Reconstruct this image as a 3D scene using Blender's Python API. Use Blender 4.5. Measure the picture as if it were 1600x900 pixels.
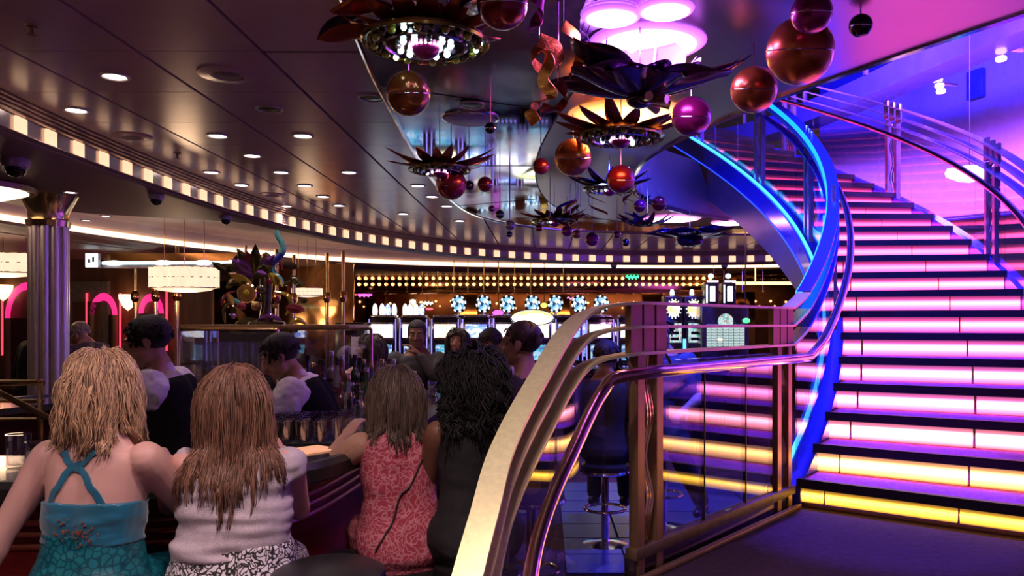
import bpy, bmesh, math, random
from mathutils import Vector, Matrix, noise
from mathutils.bvhtree import BVHTree
random.seed(7)
V = Vector
PI = math.pi
for _o in list(bpy.data.objects):
    bpy.data.objects.remove(_o)
SC = bpy.context.scene
COL = SC.collection

# ---------------------------------------------------------------- camera
EYE = 1.65                                   # lens height above the bar floor
FPX = 1250.0                                 # focal length in pixels of a 1600 px wide frame
cam_d = bpy.data.cameras.new('camera')
cam_d.sensor_width = 36
cam_d.lens = FPX / 1600 * 36
cam_d.shift_x = -50 / 1600
cam_d.shift_y = 53 / 1600
cam_d.clip_start = 0.05
cam_d.clip_end = 200
cam = bpy.data.objects.new('camera', cam_d)
COL.objects.link(cam)
cam.location = (0, 0, EYE)
cam.rotation_euler = (PI / 2, 0, 0)
SC.camera = cam

# ---------------------------------------------------------------- world, exposure
wd = bpy.data.worlds.new('world')
SC.world = wd
wd.use_nodes = True
wd.node_tree.nodes['Background'].inputs[0].default_value = (0.37, 0.20, 0.20, 1)
wd.node_tree.nodes['Background'].inputs[1].default_value = 0.14
SC.view_settings.view_transform = 'Standard'
SC.view_settings.look = 'None'
SC.view_settings.exposure = 0.0
SC.view_settings.gamma = 1.0
SC.view_settings.use_curve_mapping = False
SC.cycles.use_denoising = True
SC.cycles.max_bounces = 8
SC.cycles.transparent_max_bounces = 16
SC.cycles.sample_clamp_indirect = 4.0
SC.cycles.caustics_reflective = False
SC.cycles.caustics_refractive = False

# ---------------------------------------------------------------- unseen wash spots added for the stairwell's blue and violet light
def lamp(kind, name, loc, target, col, power, size=0.2, angle=60, blend=0.6):
    d = bpy.data.lights.new(name, kind)
    d.color = col
    d.energy = power
    if kind == 'SPOT':
        d.spot_size = math.radians(angle)
        d.spot_blend = blend
        d.shadow_soft_size = size
    elif kind == 'AREA':
        d.shape = 'DISK'
        d.size = size
    else:
        d.shadow_soft_size = size
    o = bpy.data.objects.new(name, d)
    COL.objects.link(o)
    o.location = loc
    o.rotation_euler = (V(target) - V(loc)).to_track_quat('-Z', 'Y').to_euler()
    return o
BLUE = (0.03, 0.06, 1.0)
VIOLET = (0.30, 0.09, 1.0)
lamp('SPOT', 'unseen_blue_wash', (2.2, 5.0, 5.6), (1.78, 4.15, .6), (0.14, 0.05, 1.0), 2600, 0.06, 20)
lamp('SPOT', 'unseen_blue_wash', (0.35, 5.9, 2.86), (2.1, 6.6, 1.5), BLUE, 900, 0.08, 95)
lamp('SPOT', 'unseen_blue_wash', (0.95, 8.3, 2.80), (2.6, 9.2, 3.2), BLUE, 70, 0.08, 120)
lamp('SPOT', 'unseen_blue_wash', (2.3, 5.4, 5.6), (2.2, 6.6, 2.6), BLUE, 2600, 0.10, 80)
lamp('SPOT', 'unseen_blue_wash', (1.0, 7.3, 2.85), (1.2, 6.1, 0.0), BLUE, 45, 0.08, 44)
lamp('SPOT', 'unseen_violet_wash', (3.3, 6.5, 5.4), (6.5, 8.2, 3.6), VIOLET, 4200, 0.3, 110)
lamp('SPOT', 'unseen_violet_wash', (4.6, 7.2, 5.0), (6.4, 10.2, 1.8), (0.42, 0.07, 1.0), 2600, 0.3, 110)
lamp('SPOT', 'unseen_violet_wash', (3.0, 9.5, 5.6), (6.0, 12.0, 3.8), VIOLET, 3200, 0.3, 110)

# ---------------------------------------------------------------- helpers
def link(o):
    COL.objects.link(o)
    return o
def tag(o, label=None, cat=None, group=None, kind=None):
    if label: o['label'] = label
    if cat: o['category'] = cat
    if group: o['group'] = group
    if kind: o['kind'] = kind
    return o
def thing(name, label, cat, loc=(0, 0, 0), rz=0.0, group=None):
    o = link(bpy.data.objects.new(name, None))
    o.location = loc
    o.rotation_euler = (0, 0, rz)
    o.empty_display_size = 0.1
    return tag(o, label, cat, group)
def kids(o):
    return [c for c in bpy.data.objects if c.parent == o]
def dup(root, loc, rz, label, group=None, ch=None):
    """copy of a thing with its parts and sub-parts; ch = {object: [children]}"""
    r = link(root.copy())
    r.location = loc
    r.rotation_euler = (0, 0, rz)
    r['label'] = label
    if group: r['group'] = group
    for c in (ch or {}).get(root, kids(root)):
        d = link(c.copy())
        d.parent = r
        for g in (ch or {}).get(c, ()):
            e = link(g.copy())
            e.parent = d
    return r
def tree(root):
    t = {root: kids(root)}
    for c in t[root]:
        t[c] = kids(c)
    return t

def catmull(pts, n, closed=False):
    pts = [V(p) for p in pts]
    m = len(pts)
    out = []
    segs = m if closed else m - 1
    for i in range(segs):
        p1, p2 = pts[i], pts[(i + 1) % m]
        p0 = pts[(i - 1) % m] if closed or i > 0 else p1 * 2 - p2
        p3 = pts[(i + 2) % m] if closed or i < m - 2 else p2 * 2 - p1
        for k in range(n):
            t = k / n
            out.append(0.5 * ((2 * p1) + (p2 - p0) * t + (2 * p0 - 5 * p1 + 4 * p2 - p3) * t * t + (3 * p1 - p0 - 3 * p2 + p3) * t ** 3))
    if not closed:
        out.append(pts[-1])
    return out

class MB:
    """collects shapes, then links them as ONE mesh object"""
    def __init__(s):
        s.v = []; s.f = []; s.mi = []; s.m = 0
    def add(s, vs, fs):
        b = len(s.v)
        s.v.extend([tuple(p) for p in vs])
        for f in fs:
            s.f.append(tuple(i + b for i in f)); s.mi.append(s.m)
        return s
    def box(s, c, size, rz=0.0, bev=0.0, rot=None):
        x, y, z = size[0] / 2, size[1] / 2, size[2] / 2
        R = rot if rot is not None else Matrix.Rotation(rz, 3, 'Z')
        c = V(c)
        if bev <= 0:
            vs = [c + R @ V((i * x, j * y, k * z)) for i in (-1, 1) for j in (-1, 1) for k in (-1, 1)]
            s.add(vs, [(0, 1, 3, 2), (4, 6, 7, 5), (0, 4, 5, 1), (2, 3, 7, 6), (0, 2, 6, 4), (1, 5, 7, 3)])
        else:
            bm = bmesh.new()
            bmesh.ops.create_cube(bm, size=1)
            for w in bm.verts: w.co = V((w.co.x * size[0], w.co.y * size[1], w.co.z * size[2]))
            bmesh.ops.bevel(bm, geom=bm.edges[:], offset=min(bev, x * .9, y * .9, z * .9), segments=2, affect='EDGES', profile=0.5)
            bm.verts.index_update()
            s.add([c + R @ w.co for w in bm.verts], [[w.index for w in f.verts] for f in bm.faces])
            bm.free()
        return s
    def ell(s, c, r, nu=16, nv=10, rot=None, half=None):
        c = V(c)
        R = rot if rot is not None else Matrix.Identity(3)
        if not hasattr(r, '__len__'): r = (r, r, r)
        vs = []
        for j in range(1, nv):
            a = PI * j / nv
            for i in range(nu):
                b = 2 * PI * i / nu
                vs.append(c + R @ V((r[0] * math.sin(a) * math.cos(b), r[1] * math.sin(a) * math.sin(b), r[2] * math.cos(a))))
        top = len(vs); vs.append(c + R @ V((0, 0, r[2])))
        bot = len(vs); vs.append(c + R @ V((0, 0, -r[2])))
        fs = []
        for i in range(nu):
            k = (i + 1) % nu
            fs.append((top, i, k)); fs.append((bot, (nv - 2) * nu + k, (nv - 2) * nu + i))
            for j in range(nv - 2):
                fs.append((j * nu + i, (j + 1) * nu + i, (j + 1) * nu + k, j * nu + k))
        return s.add(vs, fs)
    def tube(s, path, rad, seg=8, closed=False, cap=True, flat=1.0, up=None):
        path = [V(p) for p in path]
        n = len(path)
        if not hasattr(rad, '__len__'): rad = [rad] * n
        vs = []
        nrm = None
        for i, p in enumerate(path):
            if closed: t = path[(i + 1) % n] - path[i - 1]
            else: t = path[min(i + 1, n - 1)] - path[max(i - 1, 0)]
            if t.length < 1e-9: t = V((0, 0, 1))
            t.normalize()
            if nrm is None:
                a = V(up) if up is not None else (V((0, 0, 1)) if abs(t.z) < .9 else V((1, 0, 0)))
                nrm = (a - t * a.dot(t)).normalized()
            else:
                if up is not None and abs(V(up).dot(t)) < .98: nrm = V(up)
                nrm = (nrm - t * nrm.dot(t))
                nrm = nrm.normalized() if nrm.length > 1e-6 else t.orthogonal().normalized()
            bn = t.cross(nrm)
            for k in range(seg):
                a = 2 * PI * k / seg
                vs.append(p + (nrm * math.cos(a) * flat + bn * math.sin(a)) * rad[i])
        fs = []
        for i in range(n if closed else n - 1):
            j = (i + 1) % n
            for k in range(seg):
                l = (k + 1) % seg
                fs.append((i * seg + k, i * seg + l, j * seg + l, j * seg + k))
        if cap and not closed:
            fs.append(tuple(range(seg - 1, -1, -1)))
            fs.append(tuple((n - 1) * seg + k for k in range(seg)))
        return s.add(vs, fs)
    def lathe(s, prof, c=(0, 0, 0), seg=20, rot=None):
        c = V(c)
        R = rot if rot is not None else Matrix.Identity(3)
        vs = []
        for r, z in prof:
            for k in range(seg):
                a = 2 * PI * k / seg
                vs.append(c + R @ V((r * math.cos(a), r * math.sin(a), z)))
        fs = []
        for i in range(len(prof) - 1):
            for k in range(seg):
                l = (k + 1) % seg
                fs.append((i * seg + k, i * seg + l, (i + 1) * seg + l, (i + 1) * seg + k))
        if prof[0][0] > 1e-6: fs.append(tuple(range(seg - 1, -1, -1)))
        if prof[-1][0] > 1e-6: fs.append(tuple((len(prof) - 1) * seg + k for k in range(seg)))
        return s.add(vs, fs)
    def prism(s, poly, z0, z1):
        n = len(poly)
        vs = [(p[0], p[1], z0) for p in poly] + [(p[0], p[1], z1) for p in poly]
        fs = [tuple(range(n - 1, -1, -1)), tuple(range(n, 2 * n))]
        for i in range(n):
            j = (i + 1) % n
            fs.append((i, j, n + j, n + i))
        return s.add(vs, fs)
    def strip(s, rings, closed_prof=False, closed_path=False):
        """rings: list of point lists with equal counts"""
        m = len(rings[0]); n = len(rings)
        vs = [p for r in rings for p in r]
        fs = []
        for i in range(n if closed_path else n - 1):
            j = (i + 1) % n
            for k in range(m if closed_prof else m - 1):
                l = (k + 1) % m
                fs.append((i * m + k, j * m + k, j * m + l, i * m + l))
        if closed_prof and not closed_path:
            fs.append(tuple(range(m))); fs.append(tuple((n - 1) * m + k for k in range(m - 1, -1, -1)))
        return s.add(vs, fs)
    def build(s, name, mats, parent=None, smooth=True, off=None, angle=40, recalc=True):
        me = bpy.data.meshes.new(name)
        me.from_pydata(s.v, [], s.f)
        if not hasattr(mats, '__len__'): mats = [mats]
        for m in mats: me.materials.append(m)
        if len(mats) > 1: me.polygons.foreach_set('material_index', s.mi)
        if recalc:
            bm = bmesh.new(); bm.from_mesh(me)
            bmesh.ops.recalc_face_normals(bm, faces=bm.faces[:])
            bm.to_mesh(me); bm.free()
        if smooth:
            me.polygons.foreach_set('use_smooth', [True] * len(me.polygons))
            try: me.set_sharp_from_angle(angle=math.radians(angle))
            except Exception: pass
        me.update()
        return link_mesh(name, me, parent, off)
def link_mesh(name, me, parent=None, off=None):
    o = link(bpy.data.objects.new(name, me))
    if parent is not None:
        o.parent = parent
        if off is None:           # the shapes are in world coordinates: take the thing's place off
            if parent.type == 'EMPTY' and not parent.get('local'):
                o.matrix_parent_inverse = (Matrix.Translation(parent.location) @ parent.rotation_euler.to_matrix().to_4x4()).inverted()
        else:
            o.location = off
    return o
def setting(o):
    o['kind'] = 'structure'
    return o

# ---------------------------------------------------------------- materials
def new_mat(name):
    m = bpy.data.materials.new(name)
    m.use_nodes = True
    nt = m.node_tree
    return m, nt, nt.nodes, nt.links, nt.nodes['Principled BSDF']
def mat(name, col, rough=0.5, metal=0.0, var=0.18, scale=18.0, bump=0.0, bscale=None, spec=0.5, sheen=0.0, coat=0.0, stretch=None, aniso=0.0):
    m, nt, N, L, b = new_mat(name)
    tc = N.new('ShaderNodeTexCoord')
    src = tc.outputs['Object']
    if stretch:
        mp = N.new('ShaderNodeMapping'); mp.inputs['Scale'].default_value = stretch
        L.new(src, mp.inputs['Vector']); src = mp.outputs['Vector']
    nz = N.new('ShaderNodeTexNoise'); nz.inputs['Scale'].default_value = scale; nz.inputs['Detail'].default_value = 4
    L.new(src, nz.inputs['Vector'])
    rp = N.new('ShaderNodeValToRGB')
    lo = [c * (1 - var) for c in col]; hi = [min(1, c * (1 + var)) for c in col]
    rp.color_ramp.elements[0].position = 0.3; rp.color_ramp.elements[1].position = 0.7
    rp.color_ramp.elements[0].color = (*lo, 1); rp.color_ramp.elements[1].color = (*hi, 1)
    L.new(nz.outputs['Fac'], rp.inputs['Fac']); L.new(rp.outputs['Color'], b.inputs['Base Color'])
    b.inputs['Roughness'].default_value = rough
    b.inputs['Metallic'].default_value = metal
    b.inputs['Specular IOR Level'].default_value = spec
    if sheen: b.inputs['Sheen Weight'].default_value = sheen
    if coat:
        b.inputs['Coat Weight'].default_value = coat; b.inputs['Coat Roughness'].default_value = 0.08
    if aniso: b.inputs['Anisotropic'].default_value = aniso
    if bump:
        n2 = N.new('ShaderNodeTexNoise'); n2.inputs['Scale'].default_value = bscale or scale * 3
        L.new(src, n2.inputs['Vector'])
        bp = N.new('ShaderNodeBump'); bp.inputs['Strength'].default_value = bump; bp.inputs['Distance'].default_value = 0.01
        L.new(n2.outputs['Fac'], bp.inputs['Height']); L.new(bp.outputs['Normal'], b.inputs['Normal'])
    return m
def glow(name, col, power, sample=False, base=(0.15, 0.14, 0.14), pattern=None):
    """a lamp's or screen's own light"""
    m, nt, N, L, b = new_mat(name)
    b.inputs['Base Color'].default_value = (*base, 1)
    b.inputs['Roughness'].default_value = 0.4
    b.inputs['Emission Color'].default_value = (*col, 1)
    b.inputs['Emission Strength'].default_value = power
    tc = N.new('ShaderNodeTexCoord')
    nz = N.new('ShaderNodeTexNoise'); nz.inputs['Scale'].default_value = 9
    L.new(tc.outputs['Object'], nz.inputs['Vector'])
    mr = N.new('ShaderNodeMapRange'); mr.inputs[3].default_value = power * 0.85; mr.inputs[4].default_value = power * 1.15
    L.new(nz.outputs['Fac'], mr.inputs[0]); L.new(mr.outputs[0], b.inputs['Emission Strength'])
    m.cycles.emission_sampling = 'AUTO' if sample else 'NONE'
    return m
def tube_glow(name, col, power):
    """back-lit diffuser with a fluorescent tube behind its middle (falls off towards its upper and lower edge)"""
    m, nt, N, L, b = new_mat(name)
    b.inputs['Base Color'].default_value = (0.25, 0.22, 0.22, 1)
    b.inputs['Roughness'].default_value = 0.25
    tc = N.new('ShaderNodeTexCoord')
    sp = N.new('ShaderNodeSeparateXYZ'); L.new(tc.outputs['Generated'], sp.inputs[0])
    rp = N.new('ShaderNodeValToRGB')
    e = rp.color_ramp.elements
    e[0].position = 0.0; e[0].color = (0.05, 0.05, 0.05, 1)
    e[1].position = 1.0; e[1].color = (0.02, 0.02, 0.02, 1)
    k = e.new(0.26); k.color = (0.34, 0.34, 0.34, 1)
    k = e.new(0.55); k.color = (1, 1, 1, 1)
    k = e.new(0.78); k.color = (0.09, 0.09, 0.09, 1)
    L.new(sp.outputs['Z'], rp.inputs['Fac'])
    mu = N.new('ShaderNodeMath'); mu.operation = 'MULTIPLY'; mu.inputs[1].default_value = power
    L.new(rp.outputs['Color'], mu.inputs[0]); L.new(mu.outputs[0], b.inputs['Emission Strength'])
    b.inputs['Emission Color'].default_value = (*col, 1)
    return m
def bowl_glow(name, col, edge, power):
    """a lamp bowl: white hot in its middle, its blooming halo painted as colour towards the rim"""
    m, nt, N, L, b = new_mat(name)
    tc = N.new('ShaderNodeTexCoord')
    mp = N.new('ShaderNodeMapping'); mp.inputs['Location'].default_value = (-.5, -.5, 0); L.new(tc.outputs['Generated'], mp.inputs['Vector'])
    sp = N.new('ShaderNodeSeparateXYZ'); L.new(mp.outputs['Vector'], sp.inputs[0])
    cb = N.new('ShaderNodeCombineXYZ'); L.new(sp.outputs['X'], cb.inputs['X']); L.new(sp.outputs['Y'], cb.inputs['Y'])
    ln = N.new('ShaderNodeVectorMath'); ln.operation = 'LENGTH'; L.new(cb.outputs[0], ln.inputs[0])
    rp = N.new('ShaderNodeValToRGB'); e = rp.color_ramp.elements
    e[0].position = .0; e[0].color = (*col, 1); e[1].position = .5; e[1].color = (*[c * .08 for c in edge], 1)
    k = e.new(.30); k.color = (*[c * .8 for c in col], 1)
    k = e.new(.42); k.color = (*[c * .35 for c in edge], 1)
    L.new(ln.outputs['Value'], rp.inputs['Fac']); L.new(rp.outputs['Color'], b.inputs['Emission Color'])
    b.inputs['Emission Strength'].default_value = power
    m.cycles.emission_sampling = 'NONE'
    return m
def glass(name, tint=(0.9, 0.93, 0.95), ior=1.5, extra=0.04, rough=0.0):
    """clear pane: see-through, with a Fresnel reflection"""
    m, nt, N, L, b = new_mat(name)
    N.remove(b)
    out = N['Material Output']
    tr = N.new('ShaderNodeBsdfTransparent'); tr.inputs[0].default_value = (*tint, 1)
    gl = N.new('ShaderNodeBsdfGlossy'); gl.inputs[0].default_value = (0.95, 0.95, 1, 1); gl.inputs['Roughness'].default_value = rough
    fr = N.new('ShaderNodeFresnel')
    ge = N.new('ShaderNodeNewGeometry'); ms = N.new('ShaderNodeMapRange')          # same index seen from both sides of the sheet
    ms.inputs[3].default_value = ior; ms.inputs[4].default_value = 1 / ior
    L.new(ge.outputs['Backfacing'], ms.inputs[0]); L.new(ms.outputs[0], fr.inputs[0])
    ad = N.new('ShaderNodeMath'); ad.operation = 'ADD'; ad.inputs[1].default_value = extra; ad.use_clamp = True
    L.new(fr.outputs[0], ad.inputs[0])
    mx = N.new('ShaderNodeMixShader')
    L.new(ad.outputs[0], mx.inputs[0]); L.new(tr.outputs[0], mx.inputs[1]); L.new(gl.outputs[0], mx.inputs[2])
    L.new(mx.outputs[0], out.inputs[0])
    return m
def screen_mat(name, cols, power, scale=6.0, voro=True):
    """a lit game screen: blotches of several colours"""
    m, nt, N, L, b = new_mat(name)
    tc = N.new('ShaderNodeTexCoord')
    tx = N.new('ShaderNodeTexVoronoi'); tx.inputs['Scale'].default_value = scale
    L.new(tc.outputs['Generated'], tx.inputs['Vector'])
    sp = N.new('ShaderNodeSeparateColor'); L.new(tx.outputs['Color'], sp.inputs[0])
    rp = N.new('ShaderNodeValToRGB'); rp.color_ramp.interpolation = 'CONSTANT'
    e = rp.color_ramp.elements
    while len(e) < len(cols): e.new(0.5)
    for i, c in enumerate(cols):
        e[i].position = i / len(cols); e[i].color = (*c, 1)
    L.new(sp.outputs[0], rp.inputs['Fac'])
    L.new(rp.outputs['Color'], b.inputs['Emission Color'])
    b.inputs['Base Color'].default_value = (0.02, 0.02, 0.02, 1)
    b.inputs['Roughness'].default_value = 0.15
    b.inputs['Emission Strength'].default_value = power
    m.cycles.emission_sampling = 'NONE'
    return m

K = {}
K['ceiling'] = mat('lacquered_ceiling_panel', (0.64, 0.44, 0.39), 0.21, 0.0, 0.06, 3, 0.02, 4, spec=0.42)
K['black'] = mat('black_gap', (0.012, 0.01, 0.012), 0.6)
K['soffit'] = mat('soffit_paint', (0.26, 0.15, 0.13), 0.5, 0, 0.06, 4)
K['cornice'] = mat('bronze_cornice', (0.42, 0.27, 0.22), 0.3, 0.6, 0.1, 6)
K['band'] = mat('silver_rose_band', (0.62, 0.50, 0.48), 0.22, 0.7, 0.08, 5)
K['cream'] = mat('cream_cove', (0.75, 0.62, 0.55), 0.6, 0, 0.06, 5)
K['mirror'] = mat('polished_steel_mirror', (0.78, 0.74, 0.84), 0.06, 1.0, 0.04, 2.0, 0.015, 2.5)
K['chrome'] = mat('chrome', (0.75, 0.72, 0.75), 0.12, 1.0, 0.05)
K['brass'] = mat('polished_brass', (0.85, 0.60, 0.30), 0.16, 1.0, 0.08)
K['bronze'] = mat('brushed_bronze', (0.34, 0.20, 0.11), 0.42, 0.65, 0.12, 60, 0.04, 120, stretch=(1, 1, 0.06))
K['satin'] = mat('satin_brass_band', (0.78, 0.72, 0.38), 0.38, 0.6, 0.08, 50, 0.03, 90)
K['copperedge'] = mat('polished_copper_tube', (0.86, 0.55, 0.42), 0.13, 1.0, 0.08, 8)
K['stringer'] = mat('blue_enamel_stringer', (0.05, 0.06, 0.75), 0.22, 0.3, 0.1, 6, coat=0.5)
K['stairsoffit'] = mat('stair_soffit_laminate', (0.32, 0.17, 0.20), 0.45, 0.1, 0.08, 7)
K['carpet'] = mat('dark_plum_carpet', (0.030, 0.008, 0.024), 0.95, 0, 0.5, 26, 0.5, 260)
K['tread'] = mat('purple_stair_carpet', (0.40, 0.07, 0.36), 0.95, 0, 0.4, 60, 0.5, 320)
K['nosing'] = mat('black_rubber_nosing', (0.015, 0.01, 0.015), 0.55, 0, 0.2, 40)
K['darkwood'] = mat('dark_red_lacquer_panel', (0.22, 0.016, 0.02), 0.5, 0, 0.25, 8, stretch=(1, 1, 6), spec=.3)
K['granite'] = mat('black_granite', (0.03, 0.024, 0.026), 0.12, 0, 0.6, 120)
K['rib'] = mat('copper_rib', (0.62, 0.22, 0.18), 0.38, .8, 0.08)
K['leather'] = mat('black_leather', (0.018, 0.016, 0.016), 0.3, 0, 0.2, 30, 0.15, 200)
K['bluewall'] = mat('pale_stucco', (0.62, 0.55, 0.72), 0.8, 0, 0.06, 12, 0.2, 120)
K['gold'] = mat('gold_bronze_mirror', (0.70, 0.36, 0.14), 0.12, 1.0, 0.15, 3, 0.05, 5)
K['wood'] = mat('warm_walnut', (0.17, 0.075, 0.035), 0.35, 0, 0.3, 4, stretch=(3, 3, 0.4))
K['glass'] = glass('balustrade_glass', (0.80, 0.82, 0.88), 1.52, 0.035)
_m = K['mirror'].node_tree; _b = _m.nodes['Principled BSDF']
_n = _m.nodes.new('ShaderNodeTexNoise'); _n.inputs['Scale'].default_value = 1.1; _n.inputs['Detail'].default_value = 3
_c = _m.nodes.new('ShaderNodeTexCoord'); _m.links.new(_c.outputs['Object'], _n.inputs['Vector'])
_r = _m.nodes.new('ShaderNodeMapRange'); _r.inputs[1].default_value = .4; _r.inputs[2].default_value = .75; _r.inputs[3].default_value = .04; _r.inputs[4].default_value = .26
_m.links.new(_n.outputs['Fac'], _r.inputs[0]); _m.links.new(_r.outputs[0], _b.inputs['Roughness'])
K['brushed'] = mat('brushed_steel_ceiling', (0.34, 0.27, 0.32), 0.34, 1.0, 0.06, 2.0, 0.02, 3)
K['outglass'] = glass('outer_balustrade_glass', (0.90, 0.88, 0.95), 1.45, 0.01)
K['clear'] = glass('clear_drinking_glass', (0.86, 0.86, 0.88), 1.5, 0.10)

# ================================================================ THE SETTING
HC = 2.95                                    # height of the lacquered ceiling
EC, EA, EB, EN = V((2.5, 6.25, 0)), 5.6, 8.45, 2.3     # the oval of the raised ceiling
def oval(off, a, z=0.0):
    c, s = math.cos(a), math.sin(a)
    return V((EC.x + (EA + off) * math.copysign(abs(c) ** (2 / EN), c), EC.y + (EB + off) * math.copysign(abs(s) ** (2 / EN), s), z))
WELL = [(2.55, 2.55), (2.0, 3.33), (1.34, 4.6), (.97, 5.6), (.80, 6.5), (.86, 7.6), (1.13, 8.6), (1.62, 9.4), (2.4, 10.15), (3.6, 10.7), (4.9, 10.3), (5.8, 9.0), (6.0, 7.0), (5.7, 4.8), (4.8, 3.0), (3.6, 2.3)]
MOUT = [(-.35, 1.0), (-.70, 2.4), (-.87, 3.9), (-.93, 4.9), (-1.0, 6.4), (-1.0, 8.2), (-.82, 9.7), (-.3, 10.7), (.5, 11.3), (1.6, 11.6), (3.4, 11.8), (5.6, 11.5), (6.9, 9.6), (7.2, 6.5), (6.9, 3.0), (5.6, .8), (3.2, .2), (1.0, .3)]
WC = V((3.0, 6.6, 0))
def ray_poly(poly, a):
    d = (math.cos(a), math.sin(a)); best = 0
    n = len(poly)
    for i in range(n):
        p, q = poly[i], poly[(i + 1) % n]
        ax, ay = p[0] - WC.x, p[1] - WC.y
        ex, ey = q[0] - p[0], q[1] - p[1]
        den = d[0] * ey - d[1] * ex
        if abs(den) < 1e-9: continue
        t = (ax * ey - ay * ex) / den
        u = (ax * d[1] - ay * d[0]) / den
        if t > 0 and 0 <= u <= 1: best = max(best, t)
    return V((WC.x + d[0] * best, WC.y + d[1] * best, 0))
NW = 144
AN = [2 * PI * i / NW for i in range(NW)]
wellS = [p.to_tuple() for p in catmull([(x, y, 0) for x, y in WELL], 5, True)]
moutS = [p.to_tuple() for p in catmull([(x, y, 0) for x, y in MOUT], 5, True)]
well = [ray_poly(wellS, a) for a in AN]
mout = [ray_poly(moutS, a) for a in AN]
ovalpoly = [oval(0, 2 * PI * i / 180).to_tuple() for i in range(180)]
ovS = [ray_poly(ovalpoly, a) for a in AN]
Z = lambda p, z: V((p[0], p[1], z))

def overhead(x, y):
    """height of the ceiling over a point of the hall"""
    k = abs((x - EC.x) / (EA + 3.0)) ** EN + abs((y - EC.y) / (EB + 2.0)) ** EN
    return 2.655 if k > 1.06 else 3.065
# floor
b = MB(); b.box((-1, 9, -0.05), (34, 34, 0.1))
setting(b.build('floor', mat('casino_carpet', (0.07, 0.022, 0.03), 0.95, 0, 0.7, 5, 0.4, 200), smooth=False))
# blue tiled dance-floor strip under the stair
tilem = mat('glossy_blue_floor_tile', (0.03, 0.04, 0.16), 0.25, 0, 0.3, 4)
for i in range(6):
    for j in range(7):
        if i + j == 0:
            o = MB().box((0, 0, 0), (.405, .405, .02), bev=.004).build('tile', tilem, bpy.data.objects['floor'], smooth=False); tme = o.data
        else: o = link_mesh('tile', tme, bpy.data.objects['floor'])
        o.location = (0.35 + i * .42, 5.4 + j * .42, 0.012)

# ceiling: dark backing, then the lacquered panels one by one
b = MB()
rings = [[Z(mout[i], HC + .035), Z(ovS[i], HC + .035)] for i in range(NW)]
b.strip(rings, closed_path=True)
ceil = setting(b.build('ceiling', K['black'], smooth=False, recalc=False))
def clip_half(poly, p, q):
    out = []
    side = lambda r: (q[0] - p[0]) * (r[1] - p[1]) - (q[1] - p[1]) * (r[0] - p[0])
    for i in range(len(poly)):
        a, c = poly[i], poly[(i + 1) % len(poly)]
        sa, sc = side(a), side(c)
        if sa >= 0: out.append(a)
        if (sa >= 0) != (sc >= 0):
            t = sa / (sa - sc)
            out.append((a[0] + (c[0] - a[0]) * t, a[1] + (c[1] - a[1]) * t))
    return out
def inside(poly, x, y):
    r = False
    for i in range(len(poly)):
        a, c = poly[i], poly[(i + 1) % len(poly)]
        if (a[1] > y) != (c[1] > y) and x < (c[0] - a[0]) * (y - a[1]) / (c[1] - a[1]) + a[0]: r = not r
    return r
coarse = [oval(-.01, 2 * PI * i / 60).to_tuple() for i in range(60)]
PX, PY = .598, .684
for i in range(-3, 12):
    for j in range(-7, 17):
        x0 = -1.357 + PX * i + .010; x1 = x0 + PX - .020
        y0 = 3.842 + PY * j + .003; y1 = y0 + PY - .006
        if j == 0 and x0 > -1.4: y0 += .022
        cor = [(x0, y0), (x1, y0), (x1, y1), (x0, y1)]
        if all(inside(mout, *c) for c in cor): continue
        if sum(inside(wellS, *c) for c in cor): continue
        poly = cor
        if not all(inside(coarse, *c) for c in cor):
            for k in range(60):
                poly = clip_half(poly, coarse[k], coarse[(k + 1) % 60])
                if len(poly) < 3: break
        if len(poly) < 3: continue
        b = MB(); b.prism(poly, HC, HC + .02)
        b.build('panel', K['ceiling'], ceil, smooth=False)
# polished mirror ceiling round the stair well, with its chrome edges and one seam
mid = [V(mout[i]).lerp(V(well[i]), .52) for i in range(NW)]
b = MB()
b.strip([[Z(mout[i], HC - .012), Z(mid[i], HC - .012), Z(mid[i], HC + .03), Z(mout[i], HC + .03)] for i in range(NW)], closed_prof=True, closed_path=True)
mir = setting(b.build('ceiling', K['mirror'], smooth=False))
b = MB()
b.strip([[Z(mid[i], HC - .012), Z(well[i], HC - .012), Z(well[i], HC + .03), Z(mid[i], HC + .03)] for i in range(NW)], closed_prof=True, closed_path=True)
b.build('brushed_panel', K['brushed'], mir, smooth=False)
b = MB()
b.tube([Z(p, HC - .012) for p in mid], .006, 6, closed=True)
b.build('mirror_seam', K['black'], mir)
for i in range(0, NW, 12):
    b = MB(); b.tube([Z(mout[i], HC - .012), Z(mid[i], HC - .012)], .004, 5); b.build('mirror_seam', K['black'], mir)
for rim_, r_ in ((mout, .014), (well, .018)):
    b = MB(); b.tube([Z(p, HC - .014) for p in rim_], r_, 6, closed=True); b.build('chrome_edge', K['chrome'], mir)
# curved fascia of the well
b = MB()
rg = []
for i in range(NW):
    d = (V(well[i]) - V((-2.59, 7.77, 0))).length
    h = .62 if d < 4.85 else max(.10, .62 - (d - 4.85) * 1.6)
    rg.append([Z(well[i], HC + .03), Z(well[i], HC + .03 + h)])
b.strip(rg, closed_path=True)
setting(b.build('wall_well', mat('rose_fascia', (0.50, 0.32, 0.38), 0.6, 0, 0.05, 5), recalc=False))

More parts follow.
